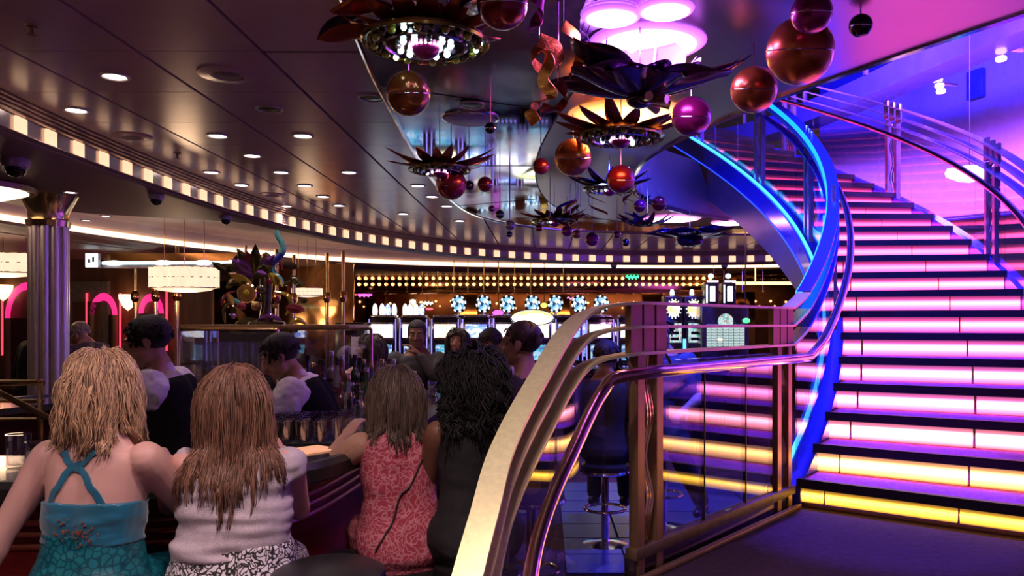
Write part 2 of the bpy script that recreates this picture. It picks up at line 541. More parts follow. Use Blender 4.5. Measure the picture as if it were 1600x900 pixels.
# the oval's stepped cornice, bulb band and moulding
A0, A1, NA = math.radians(40), math.radians(262), 150
ANG = [A0 + (A1 - A0) * i / NA for i in range(NA + 1)]
def ring(name, prof, m, parent=None, n=ANG):
    b = MB()
    b.strip([[oval(o, a, z) for o, z in prof] for a in n])
    o = b.build(name, m, parent, recalc=False)
    return o if parent else setting(o)
pf = [(0.0, 2.955)]
for k in range(4):
    z = 2.948 - k * .021
    pf += [(-.004 + .012 * k, z), (.012 * k - .010, z - .006), (.012 * k - .010, z - .015), (.012 * k + .004, z - .021)]
ring('trim_1', pf, K['cornice'])
tb = ring('trim_2', [(.05, 2.866), (.05, 2.745)], K['band'])
def soff_w(a):
    d = math.degrees(a)
    f = min(1, max(0, (d - 167) / 9)); f = f * f * (3 - 2 * f)
    return .16 + 1.50 * f
b = MB()
b.strip([[oval(o, a, z) for o, z in ((.05, 2.755), (.03, 2.752), (-.015, 2.745), (-.03, 2.735), (-.015, 2.725), (.0, 2.722), (.0, 2.715), (.02, 2.705), (.05, 2.70), (soff_w(a), 2.70), (soff_w(a) + .01, 2.71), (soff_w(a) + .01, 3.08))] for a in ANG])
setting(b.build('trim_3', K['soffit'], recalc=False))
# bulbs behind little diffusers along the band
bulb_g = glow('warm_bulb', (1.0, 0.60, 0.36), 1.35, True)
bb = MB(); bb.box((0, 0, 0), (.12, .02, .108), bev=.014)
bulb_me = None
walk = [oval(.04, math.radians(70 + 162 * i / 6000), 2.806) for i in range(6001)]
acc = .3; pitch = .325
for i in range(6000):
    acc += (walk[i + 1] - walk[i]).length
    if acc < pitch: continue
    acc -= pitch
    t = walk[min(i + 20, 6000)] - walk[max(i - 20, 0)]
    if bulb_me is None:
        o = bb.build('bulb', bulb_g, tb); bulb_me = o.data
    else:
        o = link_mesh('bulb', bulb_me, tb)
    o.location = walk[i]; o.rotation_euler = (0, 0, math.atan2(t.y, t.x))
# soffit downlights' ring, recess with its warm light slot
def cove_w(a):
    d = math.degrees(a)
    f = min(1, max(0, (d - 95) / 45)); f = f * f * (3 - 2 * f)
    return 1.9 + 1.1 * f
def cove_ring(name, prof, m):
    b = MB()
    b.strip([[oval((0 if abs_ else cove_w(a)) + o, a, z) for abs_, o, z in prof] for a in ANG])
    return setting(b.build(name, m, recalc=False))
cove_ring('trim_4', [(1, .1, 3.06), (0, -.12, 3.08), (0, .02, 3.0), (0, .02, 2.83)], K['cream'])
cove = glow('cove_light', (1.0, 0.60, 0.36), 3.4, True)
cove_ring('trim_5', [(0, -.01, 2.84), (0, .0, 2.80), (0, .0, 2.755)], cove)
cove_ring('trim_6', [(0, -.05, 2.765), (0, -.08, 2.755), (0, -.07, 2.725), (0, 0, 2.71), (0, .05, 2.68), (0, .2, 2.67), (0, .2, 2.66), (0, 12, 2.66)], K['soffit'])
# walls
wallm = mat('dark_walnut_wall', (0.13, 0.055, 0.03), 0.4, 0, 0.3, 3, stretch=(4, 4, .5))
b = MB(); b.box((-10.55, 13.05, 1.37), (10.3, .1, 2.74)); setting(b.build('wall_left', wallm, smooth=False))
b = MB(); b.box((-.5, 20.05, 2.0), (19, .1, 4.0)); setting(b.build('wall_back', mat('bronze_wall', (0.30, 0.12, 0.05), 0.25, 0.7, 0.4, 2.5), smooth=False))
b = MB()
b.strip([[V((-2.59 + 9.4 * math.cos(t), 7.77 + 9.4 * math.sin(t), z)) for z in (0, 3.6, 7.2)] for t in [math.radians(-75 + 3 * i) for i in range(39)]])
wr = setting(b.build('wall_right', K['bluewall'], recalc=False))
b = MB(); b.box((4.0, 9, 7.2), (14, 18, .1)); setting(b.build('ceiling_upper', mat('upper_ceiling', (0.08, 0.05, 0.12), 0.7), smooth=False))

# landing above the bar floor, with three steps down towards the lens
LZ = .58
P0 = V((1.454, 4.66, 0)); PN = V((.373, 3.33, 0))
hd = (P0 - PN).normalized(); rt = V((hd.y, -hd.x, 0))
def land(s, w): return P0 + hd * s + rt * w
def slab(s0, s1, z0, z1, w1=5.0):
    b = MB(); b.prism([land(s0, -.05), land(s0, w1), land(s1, w1), land(s1, -.05)], z0, z1); return b
LF = -(P0 - PN).length - .12
f = setting(slab(LF, 1.2, .0, LZ, 6.0).build('floor', K['carpet'], smooth=False))
for k in range(2):
    setting(slab(LF - .3 * (k + 1), LF - .3 * k, 0, LZ - .193 * (k + 1), 2.6).build('floor', K['carpet'], smooth=False))

# ================================================================ THE STAIR
HCN = V((-2.59, 7.77, 0)); TH0 = -37.6; RI, RO = 5.1, 6.5; DZ = .05; STEP = 3.3; NST = 25
def hx(t, r, z=0.0):
    a = math.radians(t)
    return V((HCN.x + r * math.cos(a), HCN.y + r * math.sin(a), z))
def zl(t): return LZ + DZ * (t - TH0)
stair = thing('curved_staircase', 'wide curved staircase with glowing yellow and magenta risers and blue sides', 'staircase', hx(TH0, 5.8, LZ))
def arc_block(t0, t1, r0, r1, z0, z1, n=3):
    b = MB()
    rg = []
    for i in range(n + 1):
        t = t0 + (t1 - t0) * i / n
        rg.append([hx(t, r0, z0), hx(t, r1, z0), hx(t, r1, z1), hx(t, r0, z1)])
    b.strip(rg, closed_prof=True)
    return b
rcol = [((1, .46, .04), 10), ((1, .42, .11), 14), ((1, .24, .30), 15), ((1, .17, .42), 13), ((1, .16, .46), 12), ((1, .13, .42), 12), ((1, .10, .30), 12), ((1, .07, .22), 10), ((1, .05, .17), 7), ((1, .04, .15), 5)]
rmat = [tube_glow('riser_light', c, p) for c, p in rcol]
for k in range(1, NST + 1):
    t = TH0 + STEP * (k - 1); z = LZ + .165 * k
    tr = arc_block(t - .28, t + STEP + .05, RI + .06, RO - .03, z - .022, z).build('tread', K['tread'], stair, smooth=False)
    arc_block(t - .36, t + .05, RI + .03, RO - .03, z - .050, z + .002, 1).build('nosing', K['nosing'], stair, smooth=False)
    m = rmat[min(len(rmat) - 1, k - 1 if k < 7 else 6 + (k - 7) // 3)]
    for r0, r1 in ((RI + .04, RI + .17), (RI + .185, RI + .86), (RI + .875, RO - .04)):
        arc_block(t + .02, t + .16, r0, r1, z - (.165 if k > 1 else .135), z - (.048 if k > 1 else .055), 1).build('riser_light', m, stair, smooth=False)
    arc_block(t + .16, t + .3, RI + .03, RO - .03, z - .165, z - .03, 1).build('riser_frame', K['brass'], stair, smooth=False)
def helix_beam(t0, t1, r0, r1, zlo, zhi, m, name, n=60):
    b = MB(); rg = []
    for i in range(n + 1):
        t = t0 + (t1 - t0) * i / n
        c = min(0, zl(t) + zlo - LZ) if t < TH0 + 10 else 0
        lo = max(zl(t) + zlo, LZ + .0)
        hi = max(zl(t) + zhi, lo + .02)
        rg.append([hx(t, r0, lo), hx(t, r1, lo), hx(t, r1, hi), hx(t, r0, hi)])
    b.strip(rg, closed_prof=True)
    return b.build(name, m, stair)
T1 = TH0 + STEP * NST
helix_beam(TH0 - .2, T1, RI - .12, RI + .05, -.10, .13, K['stringer'], 'stringer')
helix_beam(TH0 + 3, T1, RI - .055, RI + .02, -.52, -.10, K['stairsoffit'], 'stringer_panel')
helix_beam(TH0 + 4, T1, RI + .02, RO - .02, -.56, -.46, K['stairsoffit'], 'soffit_panel')
helix_beam(TH0 - .2, T1, RO - .03, RO + .08, -.12, .13, K['stringer'], 'stringer')
helix_beam(TH0 + 3, T1, RO - .02, RO + .05, -.52, -.12, K['stairsoffit'], 'stringer_panel')
led = glow('cyan_led', (0.05, 0.45, 1.0), 3.0, True)
b = MB(); b.tube([hx(t, RI - .085, zl(t) + .140) for t in [TH0 + .3 + .6 * i for i in range(0, 132)]], .014, 6)
b.build('led_strip', led, stair)
b = MB(); b.tube([hx(t, RI - .125, max(zl(t) - .09, LZ + .02)) for t in [TH0 + 4 + i for i in range(0, 76)]], .006, 6)
b.build('led_strip', glow('deep_blue_led', (0.02, 0.06, 1.0), 2.2, True), stair)

# ---------------------------------------------------------------- railings
RH = 1.155
low = [(-.29, 1.50, .62), (-.25, 1.8, .78), (-.204, 2.12, .977), (-.173, 2.32, 1.099), (-.134, 2.57, 1.245), (-.034, 2.83, 1.43), (.14, 3.18, 1.672), (.373, 3.33, LZ + RH)]
pA = catmull(low + [(.7, 3.732, LZ + RH)], 8)[:-8]
nB = 10
pB = [V((PN.x + (P0.x - .05 - PN.x) * i / nB, PN.y + (P0.y - .06 - PN.y) * i / nB, LZ + RH)) for i in range(1, nB + 1)]
def soft(x, w=3.0):
    return 0 if x < -w else (x + w) ** 2 / (4 * w) if x < w else x
pC = [hx(TH0 + t, RI - .02, LZ + RH + DZ * soft(t - 1.0)) for t in [1 + .9 * i for i in range(0, 82)]]
inner = pA + pB + pC
iA, iB = len(pA), len(pA) + len(pB)
def lateral(path, i):
    t = path[min(i + 1, len(path) - 1)] - path[max(i - 1, 0)]
    t.z = 0; t.normalize()
    return V((t.y, -t.x, 0))
def ribbon(path, w, th, dz):
    b = MB(); rg = []
    for i, p in enumerate(path):
        s = lateral(path, i); q = p + V((0, 0, dz))
        rg.append([q - s * w / 2, q + s * w / 2, q + s * w / 2 - V((0, 0, th)), q - s * w / 2 - V((0, 0, th))])
    b.strip(rg, closed_prof=True)
    return b
def offset(path, d, dz):
    return [p + lateral(path, i) * d + V((0, 0, dz)) for i, p in enumerate(path)]
def rail_post(root, p, s, zb, zt, dirv, tubez):
    """two bronze flats with wavy brass rods between them, wider plates between the bands"""
    ang = math.atan2(dirv.y, dirv.x)
    for d in (-.075, .075):
        b = MB(); b.box(p + dirv * d + V((0, 0, (zb + tubez) / 2)), (.05, .045, tubez - zb), ang)
        b.build('post', K['bronze'], root, smooth=False)
    b = MB()
    for d in (-.10, 0.0, .10):
        b.box(p + dirv * d + V((0, 0, (tubez + zt) / 2)), (.085, .03, zt - tubez), ang)
    b.build('post_plate', K['bronze'], root, smooth=False)
    for d in (-.022, .0, .022):
        b = MB(); b.tube([p + dirv * (d + .008 * math.sin(z * 22)) + s * .012 * math.sin(z * 16) + V((0, 0, z)) for z in [zb + (tubez - zb) * i / 30 for i in range(31)]], .008, 6)
        b.build('wavy_rod', K['brass'], root)
rail = thing('brass_railing', 'brass railing of three flat bands and a round tube with glass panels beside the landing', 'railing', (PN.x, PN.y, 0))
ri = iB + 3
bm_blue = mat('stair_band_painted_blue_light', (0.14, 0.17, 0.95), 0.25, 0.7, 0.05)  # blue light on the rising bands is put into their colour
tube_steel = mat('polished_steel_tube', (0.72, 0.66, 0.80), 0.12, 1.0, 0.05)
for dz in (0, -.10, -.21):
    ribbon(inner[:ri], .085, .012, dz).build('band', K['satin'], rail)
b = MB(); b.tube(offset(inner[:ri], .12, -.285), .026, 12); b.build('handrail_tube', K['copperedge'], rail)
stair_rail = thing('inner_stair_railing', 'blue-lit inner railing curving up along the glowing stair', 'railing', inner[ri])
neon = glow('painted_blue_rail_glow', (0.005, 0.33, 1.0), 1.9, True)  # glowing strip stands in for blue light falling on the top band
for dz in (.008, -.10, -.21):
    ribbon(inner[ri - 1:], .085, .012, dz).build('band', bm_blue, stair_rail)
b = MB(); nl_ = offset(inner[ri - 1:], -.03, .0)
b.strip([[p + lateral(nl_, i) * x + V((0, 0, z)) for x, z in ((-.022, .004), (.022, .004), (.022, -.048), (-.022, -.048))] for i, p in enumerate(nl_)], closed_prof=True); b.build('painted_rail_glow', neon, stair_rail)  # neon here is the painted blue light on the top band, no tube
b = MB(); b.tube(offset(inner[ri - 1:], .12, -.285), .026, 12); b.build('handrail_tube', tube_steel, stair_rail)
for q, dv in ((PN + hd * .10, hd), (P0 - hd * .18, hd)):
    rail_post(rail, Z(q, 0), rt, LZ, LZ + RH - .002, dv, LZ + RH - .215)
    for sd in (-.16, .16):
        c0 = Z(q + dv * sd, LZ + RH - .225)
        b = MB(); b.tube([c0, c0 + V((0, 0, -.05)) + rt * .03, c0 + V((0, 0, -.085)) + rt * .08, c0 + V((0, 0, -.075)) + rt * .118], .006, 6)
        b.build('bracket', K['bronze'], rail)
for pt_i in (10, 26):                            # posts of the sloping part
    p = inner[pt_i]; t = (inner[pt_i + 1] - inner[pt_i - 1]); t.z = 0; t.normalize()
    b = MB()
    for d in (-.05, .05):
        b.box(Z(p + t * d, (p.z - .2) / 2 + .0), (.05, .04, p.z - .2), math.atan2(t.y, t.x))
    b.build('post', K['bronze'], rail)
def pane(root, path, z0, z1, i0, i1, fl=None, m=None):
    b = MB(); rg = []
    for i in range(i0, i1 + 1):
        p = path[i]; s = lateral(path, i) * .006
        lo = p.z - RH + z0
        if fl is not None: lo = max(lo, fl)
        hi = p.z - RH + z1
        rg.append([Z(p - s, lo), Z(p + s, lo), Z(p + s, hi), Z(p - s, hi)])
    b.strip(rg, closed_prof=True)
    return b.build('glass_pane', m or K['glass'], root)
for i0, i1 in ((4, 12), (12, 20), (20, 28), (28, 36), (36, 44), (44, 52)):
    pane(rail, inner, .10, .90, i0, i1, .03)
strt = [PN + hd * (.16 + (1.713 - .36) * i / 12) + V((0, 0, LZ + RH)) for i in range(13)]
for i0, i1 in ((0, 4), (4, 8), (8, 12)):
    b = MB(); p, q = strt[i0] + hd * .004, strt[i1] - hd * .004
    pane(rail, [p, q], .13, .90, 0, 1)
for i in (0, 4, 8, 12):
    b = MB(); b.box(Z(strt[i], LZ + .51), (.010, .016, .76), math.atan2(hd.y, hd.x)); b.build('pane_joint', K['black'], rail)
# channel and kerb under the panes
a0, a1 = PN - hd * .02, P0 - hd * .04
ar = math.atan2(hd.y, hd.x)
b = MB(); b.box(Z((a0 + a1) / 2, LZ + .105), ((a1 - a0).length, .06, .05), ar, .006); b.build('base_channel', mat('dull_bronze_channel', (.16, .10, .06), .55, .3), rail)
b = MB(); b.box(Z((a0 + a1) / 2 - rt * .01, LZ + .045), ((a1 - a0).length, .05, .09), ar, .004); b.build('kerb_plate', mat('smoked_mirror_plate', (.22, .17, .22), .15, .9), rail)
b = MB(); b.box(Z((a0 + a1) / 2 + rt * .05, LZ + .012), ((a1 - a0).length, .03, .024), ar, .004); b.build('floor_strip', K['bronze'], rail)
# panes and posts of the stair's inner side
for t0, t1 in [(TH0 + 1.2 + 5.4 * i, TH0 + 1.2 + 5.4 * i + 5.2) for i in range(13)]:
    path = [hx(t0 + (t1 - t0) * i / 4, RI - .02, zl(t0 + (t1 - t0) * i / 4) + RH) for i in range(5)]
    pane(stair_rail, path, .12, .92, 0, 4)
postm = mat('lilac_steel_post', (0.42, 0.36, 0.50), 0.28, 0.9, 0.08)
def stair_post(root, t, r, wide=True):
    for d in (-.75, .75):
        p = hx(t + d, r)
        b = MB(); b.box(Z(p, zl(t + d) + .5), (.05, .045, .88), math.radians(t)); b.build('post', postm, root)
    b = MB()
    for d in (-1.0, 0, 1.0):
        p = hx(t + d, r); b.box(Z(p, zl(t + d) + 1.045), (.03, .075, .20), math.radians(t), .003)
    b.build('post_plate', postm, root)
    for k in (-.18, .18):
        b = MB(); b.tube([hx(t + k + .10 * math.sin(z * 22), r + .012 * math.sin(z * 16), zl(t) + z) for z in [.12 + .8 * i / 24 for i in range(25)]], .008, 6)
        b.build('wavy_rod', K['chrome'], root)
for t in (-19, -3, 12, 27): stair_post(stair_rail, t, RI - .02)
# outer side
outer = [hx(TH0 + t, RO, LZ + RH + DZ * soft(t - 1.0)) for t in [0 + .9 * i for i in range(0, 88)]]
out_rail = thing('outer_stair_railing', 'steel outer railing with glass panels on the far right side of the stair', 'railing', hx(TH0, RO, LZ))
for dz in (0, -.10, -.21):
    ribbon(outer, .085, .012, dz).build('band', mat('violet_steel_band', (0.50, 0.42, 0.66), 0.25, 0.85, 0.05), out_rail)
b = MB(); b.tube(offset(outer, -.12, -.285), .026, 12); b.build('handrail_tube', tube_steel, out_rail)
for t0, t1 in [(TH0 + .3 + 5.4 * i, TH0 + .3 + 5.4 * i + 5.3) for i in range(14)]:
    path = [hx(t0 + (t1 - t0) * i / 4, RO, zl(t0 + (t1 - t0) * i / 4) + RH) for i in range(5)]
    pane(out_rail, path, .12, .92, 0, 4, m=K['outglass'])
for t in (-25, -8, 9, 26): stair_post(out_rail, t, RO)

# ---------------------------------------------------------------- upper gallery, wall lights
b = MB(); rg = []
gal = catmull([(6.6, 6.6, 0), (5.3, 7.9, 0), (4.7, 9.6, 0), (4.2, 11.6, 0), (3.4, 13.6, 0), (1.5, 15.2, 0)], 6)
b.strip([[Z(p, 4.72), Z(p, 5.02), Z(p + V((.4, .2, 0)), 5.02), Z(p + V((.4, .2, 0)), 4.72)] for p in gal], closed_prof=True)
setting(b.build('trim_7', K['stringer']))
gr = thing('gallery_railing', 'blue-lit glass railing of the upper gallery above the stair', 'railing', (gal[6].x, gal[6].y, 5.02))
b = MB(); b.strip([[Z(p, 5.02), Z(p, 5.75), Z(p + V((.012, .006, 0)), 5.75), Z(p + V((.012, .006, 0)), 5.02)] for p in gal], closed_prof=True); b.build('glass_pane', glass('blue_gallery_glass', (0.35, 0.45, 0.9), 1.5, .15), gr)
for dz in (.2, .45, .75):
    b = MB(); b.tube([Z(p, 5.02 + dz) for p in gal], .018, 6); b.build('rail_tube', K['chrome'], gr)
for i in range(0, len(gal), 4):
    b = MB(); b.box(Z(gal[i], 5.42), (.05, .05, .8)); b.build('post', postm, gr)
wl = glow('pink_wall_light', (1.0, 0.45, 0.55), 5)
n = 0
for (u, v, Y, place) in ((1463, 128, 10.6, 'striped pink wall light left of the blue square'), (1556, 75, 9.2, 'striped pink wall light high above the blue square')):
    c = V(((u - 850) / FPX * Y, Y, EYE + (503 - v) / FPX * Y))
    t = thing('wall_light', place, 'wall light', c)
    d = (V((-2.59, 7.77, 0)) - c); d.z = 0; d.normalize()
    b = MB(); b.tube([c - d * .35, c], .03, 8); b.build('arm', K['chrome'], t)
    for k in range(4):
        b = MB(); b.lathe([(.055, -.022), (.06, 0), (.055, .022)], c + V((.02 * k, 0, .10 - .075 * k)), 12); b.build('lamp_ring', wl, t)
a = math.radians(9.5)
b = MB(); c = hx(22, 9.36, 5.0); a = math.radians(22)
b.box(c, (.08, .26, .40), a, .01)
tag(b.build('wall_panel', mat('blue_panel', (.06, .10, .45), .3), None), 'small square blue panel on the violet wall', 'panel')
# glowing shade behind the outer railing
Y = 8.6; c = V(((1515 - 850) / FPX * Y, Y, EYE + (503 - 271) / FPX * Y))
t = thing('pendant_light', 'bright white hexagonal pendant behind the outer stair railing', 'lamp', c)
b = MB(); b.lathe([(0, -.10), (.13, -.07), (.27, .0), (.24, .05), (.12, .07), (0, .075)], c, 6); b.build('shade', glow('white_pink_shade', (1, .75, .95), 5, True), t)
b = MB(); b.tube([c + V((0, 0, .07)), V((c.x, c.y, 7.15))], .006, 5); b.build('cord', K['black'], t)

# ================================================================ CEILING FITTINGS
def up(u, v, z):
    """the point at height z that the photograph shows at (u, v)"""
    Y = FPX * (z - EYE) / (503 - v)
    return V(((u - 850) / FPX * Y, Y, z))
def atd(u, v, Y):
    return V(((u - 850) / FPX * Y, Y, EYE + (503 - v) / FPX * Y))
dl_on = glow('downlight_lens', (1.0, 0.86, 0.78), 9.0)
trimm = mat('white_downlight_trim', (0.55, 0.48, 0.46), 0.3, 0.3, 0.05)
def downlight(p, label, group, lit=True, power=0, mats=dl_on, r=.062):
    t = thing('downlight', label, 'downlight', p, 0, group)
    b = MB(); b.lathe([(r, 0), (r + .014, -.001), (r + .012, -.007), (r, -.008), (r - .004, -.002), (r - .004, .0)], p, 20); b.build('rim', trimm, t)
    b = MB(); b.lathe([(r - .006, -.003), (r * .5, -.006), (0, -.007)], p, 18); b.build('lens', mats, t)
    if lit and power:
        d = bpy.data.lights.new('downlight_lamp', 'SPOT'); d.energy = power; d.color = (1, .74, .72); d.shadow_soft_size = .05
        d.spot_size = math.radians(125); d.spot_blend = .7
        o = link(bpy.data.objects.new('downlight_lamp', d)); o.location = p + V((0, 0, -.02)); o.parent = t
        o.matrix_parent_inverse = Matrix.Translation(-V(p))
    return t
DL = [(179, 119, 'largest lit downlight near the upper left of the lacquered ceiling'), (119, 172, 'second nearest lit downlight at the left, close to the bulb band'),
      (340, 212, 'lit downlight left one of the pair under the round speaker grille'), (473, 212, 'lit downlight right one of the pair under the round speaker grille'),
      (394, 243, 'lit downlight between the speaker pair and the middle row'), (330, 269, 'leftmost lit downlight of the middle row'), (439, 269, 'middle lit downlight of the middle row'),
      (545, 269, 'rightmost lit downlight of the middle row'), (377, 289, 'lit downlight left one of the pair below the middle row'), (476, 290, 'lit downlight right one of the pair below the middle row'),
      (505, 307, 'lit downlight upper one of two close together at mid ceiling'), (530, 321, 'lit downlight lower one of two close together at mid ceiling'), (447, 322, 'lit downlight next to the bulb band at mid ceiling'),
      (653, 290, 'lit downlight under the small spiky disc with the red dome'), (675, 307, 'lit downlight just right of the red dome, second of that line'), (698, 322, 'lit downlight third of the line running from the red dome'),
      (630, 334, 'lit downlight left of the line that runs from the red dome'), (718, 345, 'fourth and farthest lit downlight of the line from the red dome'), (583, 300, 'lit downlight left of the small red dome'),
      (560, 345, 'lit downlight closest to the bulb band at the far middle')]
for i, (u, v, lab) in enumerate(DL[:-2]):
    downlight(up(u, v, HC), lab, 'lit downlights of the lacquered ceiling', True, 20)
# further lamps of the same ceiling nearer to the lens, above the guests
for x, y in ((-1.05, .9), (-2.1, 1.4), (-1.65, .0), (-.2, 1.3)):
    downlight(V((x, y, HC)), 'lit downlight in the near ceiling straight above the seated guests', 'lit downlights over the guests', True, 85)
downlight(V((-.30, 1.95, HC)), 'lit downlight straight over the sloping end of the brass railing', 'lit downlights over the guests', True, 130)
dl_off = mat('unlit_downlight_reflector', (.10, .12, .05), .25, .8)
for u, v, lab in ((421, 170, 'unlit brass downlight above the pair of lit downlights'), (581, 153, 'unlit downlight beside the orange dome of the sculpture'), (736, 163, 'unlit downlight in the mirror above the white speaker disc')):
    downlight(up(u, v, HC if u < 600 else HC - .02), lab, None, False, 0, dl_off, .07)
grm = mat('speaker_grille', (.16, .11, .11), .6, .2, .3, 200)
for u, v, lab, r in ((355, 116, 'large round speaker grille in the near ceiling', .15), (207, 213, 'round speaker grille beside the bulb band at left', .13), (425, 304, 'round speaker grille near the bulb band at mid ceiling', .13)):
    p = up(u, v, HC); t = thing('ceiling_speaker', lab, 'speaker', p)
    b = MB(); b.lathe([(r, 0), (r, -.006), (r * .55, -.012), (r * .55, -.006)], p, 28); b.build('ring', K['ceiling'], t)
    b = MB(); b.lathe([(r * .54, -.004), (r * .3, -.010), (0, -.012)], p, 24); b.build('grille', grm, t)
p = up(735, 184, HC - .012); t = thing('ceiling_speaker', 'white oval speaker disc on the mirror ceiling above the bead', 'speaker', p)
b = MB(); b.lathe([(.17, 0), (.17, -.012), (.15, -.02), (0, -.022)], p, 30); b.build('disc', mat('white_disc', (.55, .48, .56), .4), t)
b = MB(); b.lathe([(.175, 0), (.18, -.010), (.17, -.014)], p, 30); b.build('rim', K['chrome'], t)
for u, v, lab in ((50, 47, 'dark sprinkler head at the upper left of the ceiling'), (277, 243, 'small sprinkler head next to the bulb band at left'), (552, 334, 'tiny sprinkler head far along the ceiling')):
    p = up(u, v, HC - .02); t = thing('sprinkler', lab, 'sprinkler', V((p.x, p.y, HC)))
    b = MB(); q = V((p.x, p.y, HC)); b.lathe([(.03, 0), (.026, -.008), (.009, -.012), (.008, -.04)], q, 12); b.build('body', K['bronze'], t)
    b = MB(); b.lathe([(0, -.04), (.02, -.041), (.02, -.044), (0, -.046)], q, 10); b.build('deflector', K['bronze'], t)

# dome cameras
dark = mat('smoked_dome', (.02, .015, .02), .1, 0)
shell = mat('lilac_white_housing', (.45, .38, .45), .4)
def dome_cam(p, r, lab):
    t = thing('dome_camera', lab, 'camera', p)
    b = MB(); b.lathe([(0, 0), (r * 1.05, 0), (r * 1.1, -r * .35), (r * 1.0, -r * .75), (0, -r * .75)], p, 20); b.build('housing', shell, t)
    b = MB(); b.lathe([(r * .85, -r * .74), (r * .8, -r * 1.1), (r * .55, -r * 1.45), (0, -r * 1.62)], p, 20); b.build('dome', dark, t)
dome_cam(V((-3.40, 5.15, 2.70)), .075, 'white dome camera with smoked dome on the soffit at far left')
for u, v, lab in ((243, 341, 'small dark dome camera on the soffit right of the fluted column'), (348, 367, 'small dark dome camera above the coloured glass sculpture'), (955, 418, 'tiny dome camera under the bulb band at the far middle'), (1129, 418, 'tiny dome camera under the bulb band near the stair')):
    p = up(u, v, 2.70)
    for _a in [math.radians(70 + .25 * i) for i in range(560)]:
        q = oval(.105, _a)
        if abs((q.x / q.y) - (p.x / p.y)) < .004: p = V((q.x, q.y, 2.70)); break
    dome_cam(p, .055, lab)
for u, v, lab in ((110, 300, 'small lit downlight in the soffit beside the column head'), (135, 344, 'tiny lit downlight in the soffit, left of two'), (165, 337, 'tiny lit downlight in the soffit, right of two')):
    downlight(up(u, v, 2.70), lab, None, False, 0, dl_on, .045)

# ================================================================ HANGING SCULPTURE OF PLANETS, FLOWERS AND JEWELLED DISCS
MZ = HC - .012
copper = mat('copper_lacquer', (.62, .17, .04), .30, .75, .12, 6, coat=.6)
crims = mat('crimson_lacquer', (.30, .012, .03), .28, .6, .12, 6, coat=.6)
magen = mat('magenta_lacquer', (.36, .01, .16), .28, .6, .12, 6, coat=.6)
darkm = mat('dark_plum_metal', (.05, .02, .07), .2, .8, .2, 6, coat=.5)
greenm = mat('dark_green_lacquer', (.03, .06, .05), .18, .6, .2, 6, coat=.5)
petalm = mat('plum_petal_metal', (.10, .035, .13), .2, .85, .2, 4, coat=.4)
rustm = mat('rust_leaf_metal', (.34, .07, .03), .28, .8, .25, 7)
orange = mat('orange_ribbon_metal', (.80, .28, .05), .22, .85, .15, 7)
wire = mat('thin_steel_wire', (.5, .45, .5), .25, 1)
ledw = glow('cool_white_led', (.62, .85, 1.0), 9)
ledp = glow('pink_led', (1.0, .55, 1.0), 5)
jewel = mat('yellow_green_jewel', (.55, .60, .04), .08, .3, .4, 30, coat=1)
jewel2 = mat('clear_jewel', (.7, .72, .70), .06, .5, .3, 30, coat=1)
gdim = mat('olive_jewel', (.16, .18, .03), .12, .3, .4, 30, coat=.6)
goldr = mat('green_gold_rim', (.45, .44, .14), .15, 1.0)
discm = mat('dark_mirror_disc', (.06, .05, .05), .12, .9)
def hang(t, p, top):
    b = MB(); b.tube([p, V((p.x, p.y, MZ))], .0035, 5); b.build('hanging_wire', wire, t)
def ball(u, v, rpx, Y, m, lab, cap=None, group=None):
    c = atd(u, v, Y); r = rpx / FPX * Y
    t = thing('sculpture_ball', lab, 'ball', c, 0, group)
    b = MB(); b.ell(c, r, 28, 18); b.build('sphere', m, t)
    b = MB(); b.lathe([(r * .999, .0022), (r * 1.008, 0.0), (r * .999, -.0022)], c, 28, Matrix.Rotation(.25, 3, 'X')); b.build('seam_ring', K['chrome'], t)
    hang(t, c + V((0, 0, r * .98)), MZ)
    return t
ball(1250, 80, 52, 3.25, copper, 'largest glossy copper ball hanging at the upper right')
ball(1268, 20, 32, 3.0, magen, 'dark magenta ball above the largest copper ball')
ball(1345, 40, 18, 3.3, darkm, 'small dark ball right of the largest copper ball')
ball(1178, 140, 36, 3.7, copper, 'copper ball just left of the stair rail top')
ball(1080, 182, 31, 4.1, magen, 'magenta ball right of the orange glow')
ball(785, 6, 40, 2.7, crims, 'dark crimson ball cut by the top edge of the picture')
ball(895, 246, 29, 4.9, copper, 'copper ball hanging below left of the second jewelled disc')
ball(970, 280, 22, 5.6, crims, 'crimson ball between the second and third jewelled discs')
ball(638, 146, 35, 3.25, mat('amber_brown_lacquer', (.38, .12, .03), .2, .6, .1, 6, coat=.5), 'amber brown ball under the nearest jewelled disc')
ball(705, 288, 24, 5.5, crims, 'dull red ball under the spiky disc at left')
ball(758, 288, 12, 5.6, crims, 'small crimson ball right of the dull red ball')
ball(733, 290, 8, 5.6, darkm, 'tiny black ball touching the dull red ball')
ball(766, 200, 9, 4.6, greenm, 'small dark bead under the white speaker disc')
ball(845, 260, 13, 5.4, crims, 'small dark red ball left of the copper ball in the mirror area')
ball(781, 335, 7, 7.0, greenm, 'small green bead at the edge of the mirror ceiling')
ball(925, 374, 11, 8.2, magen, 'magenta bead hanging lowest in the far cluster')
ball(886, 361, 9, 8.2, magen, 'violet bead in the far cluster, left of the lowest bead')
ball(901, 366, 7, 8.1, copper, 'small copper bead in the far cluster')
ball(842, 356, 6, 8.2, crims, 'leftmost red bead of the far cluster')
ball(978, 379, 6, 8.4, darkm, 'small plum bead right of the lowest magenta bead')
ball(964, 367, 6, 8.4, crims, 'small crimson bead between the two lowest beads')
ball(797, 352, 8, 7.4, mat('pale_lilac_bead', (.45, .36, .46), .2, .3), 'pale lilac drop bead at the mirror edge')
ball(796, 366, 5, 7.4, darkm, 'tiny dark bead under the pale lilac drop bead')
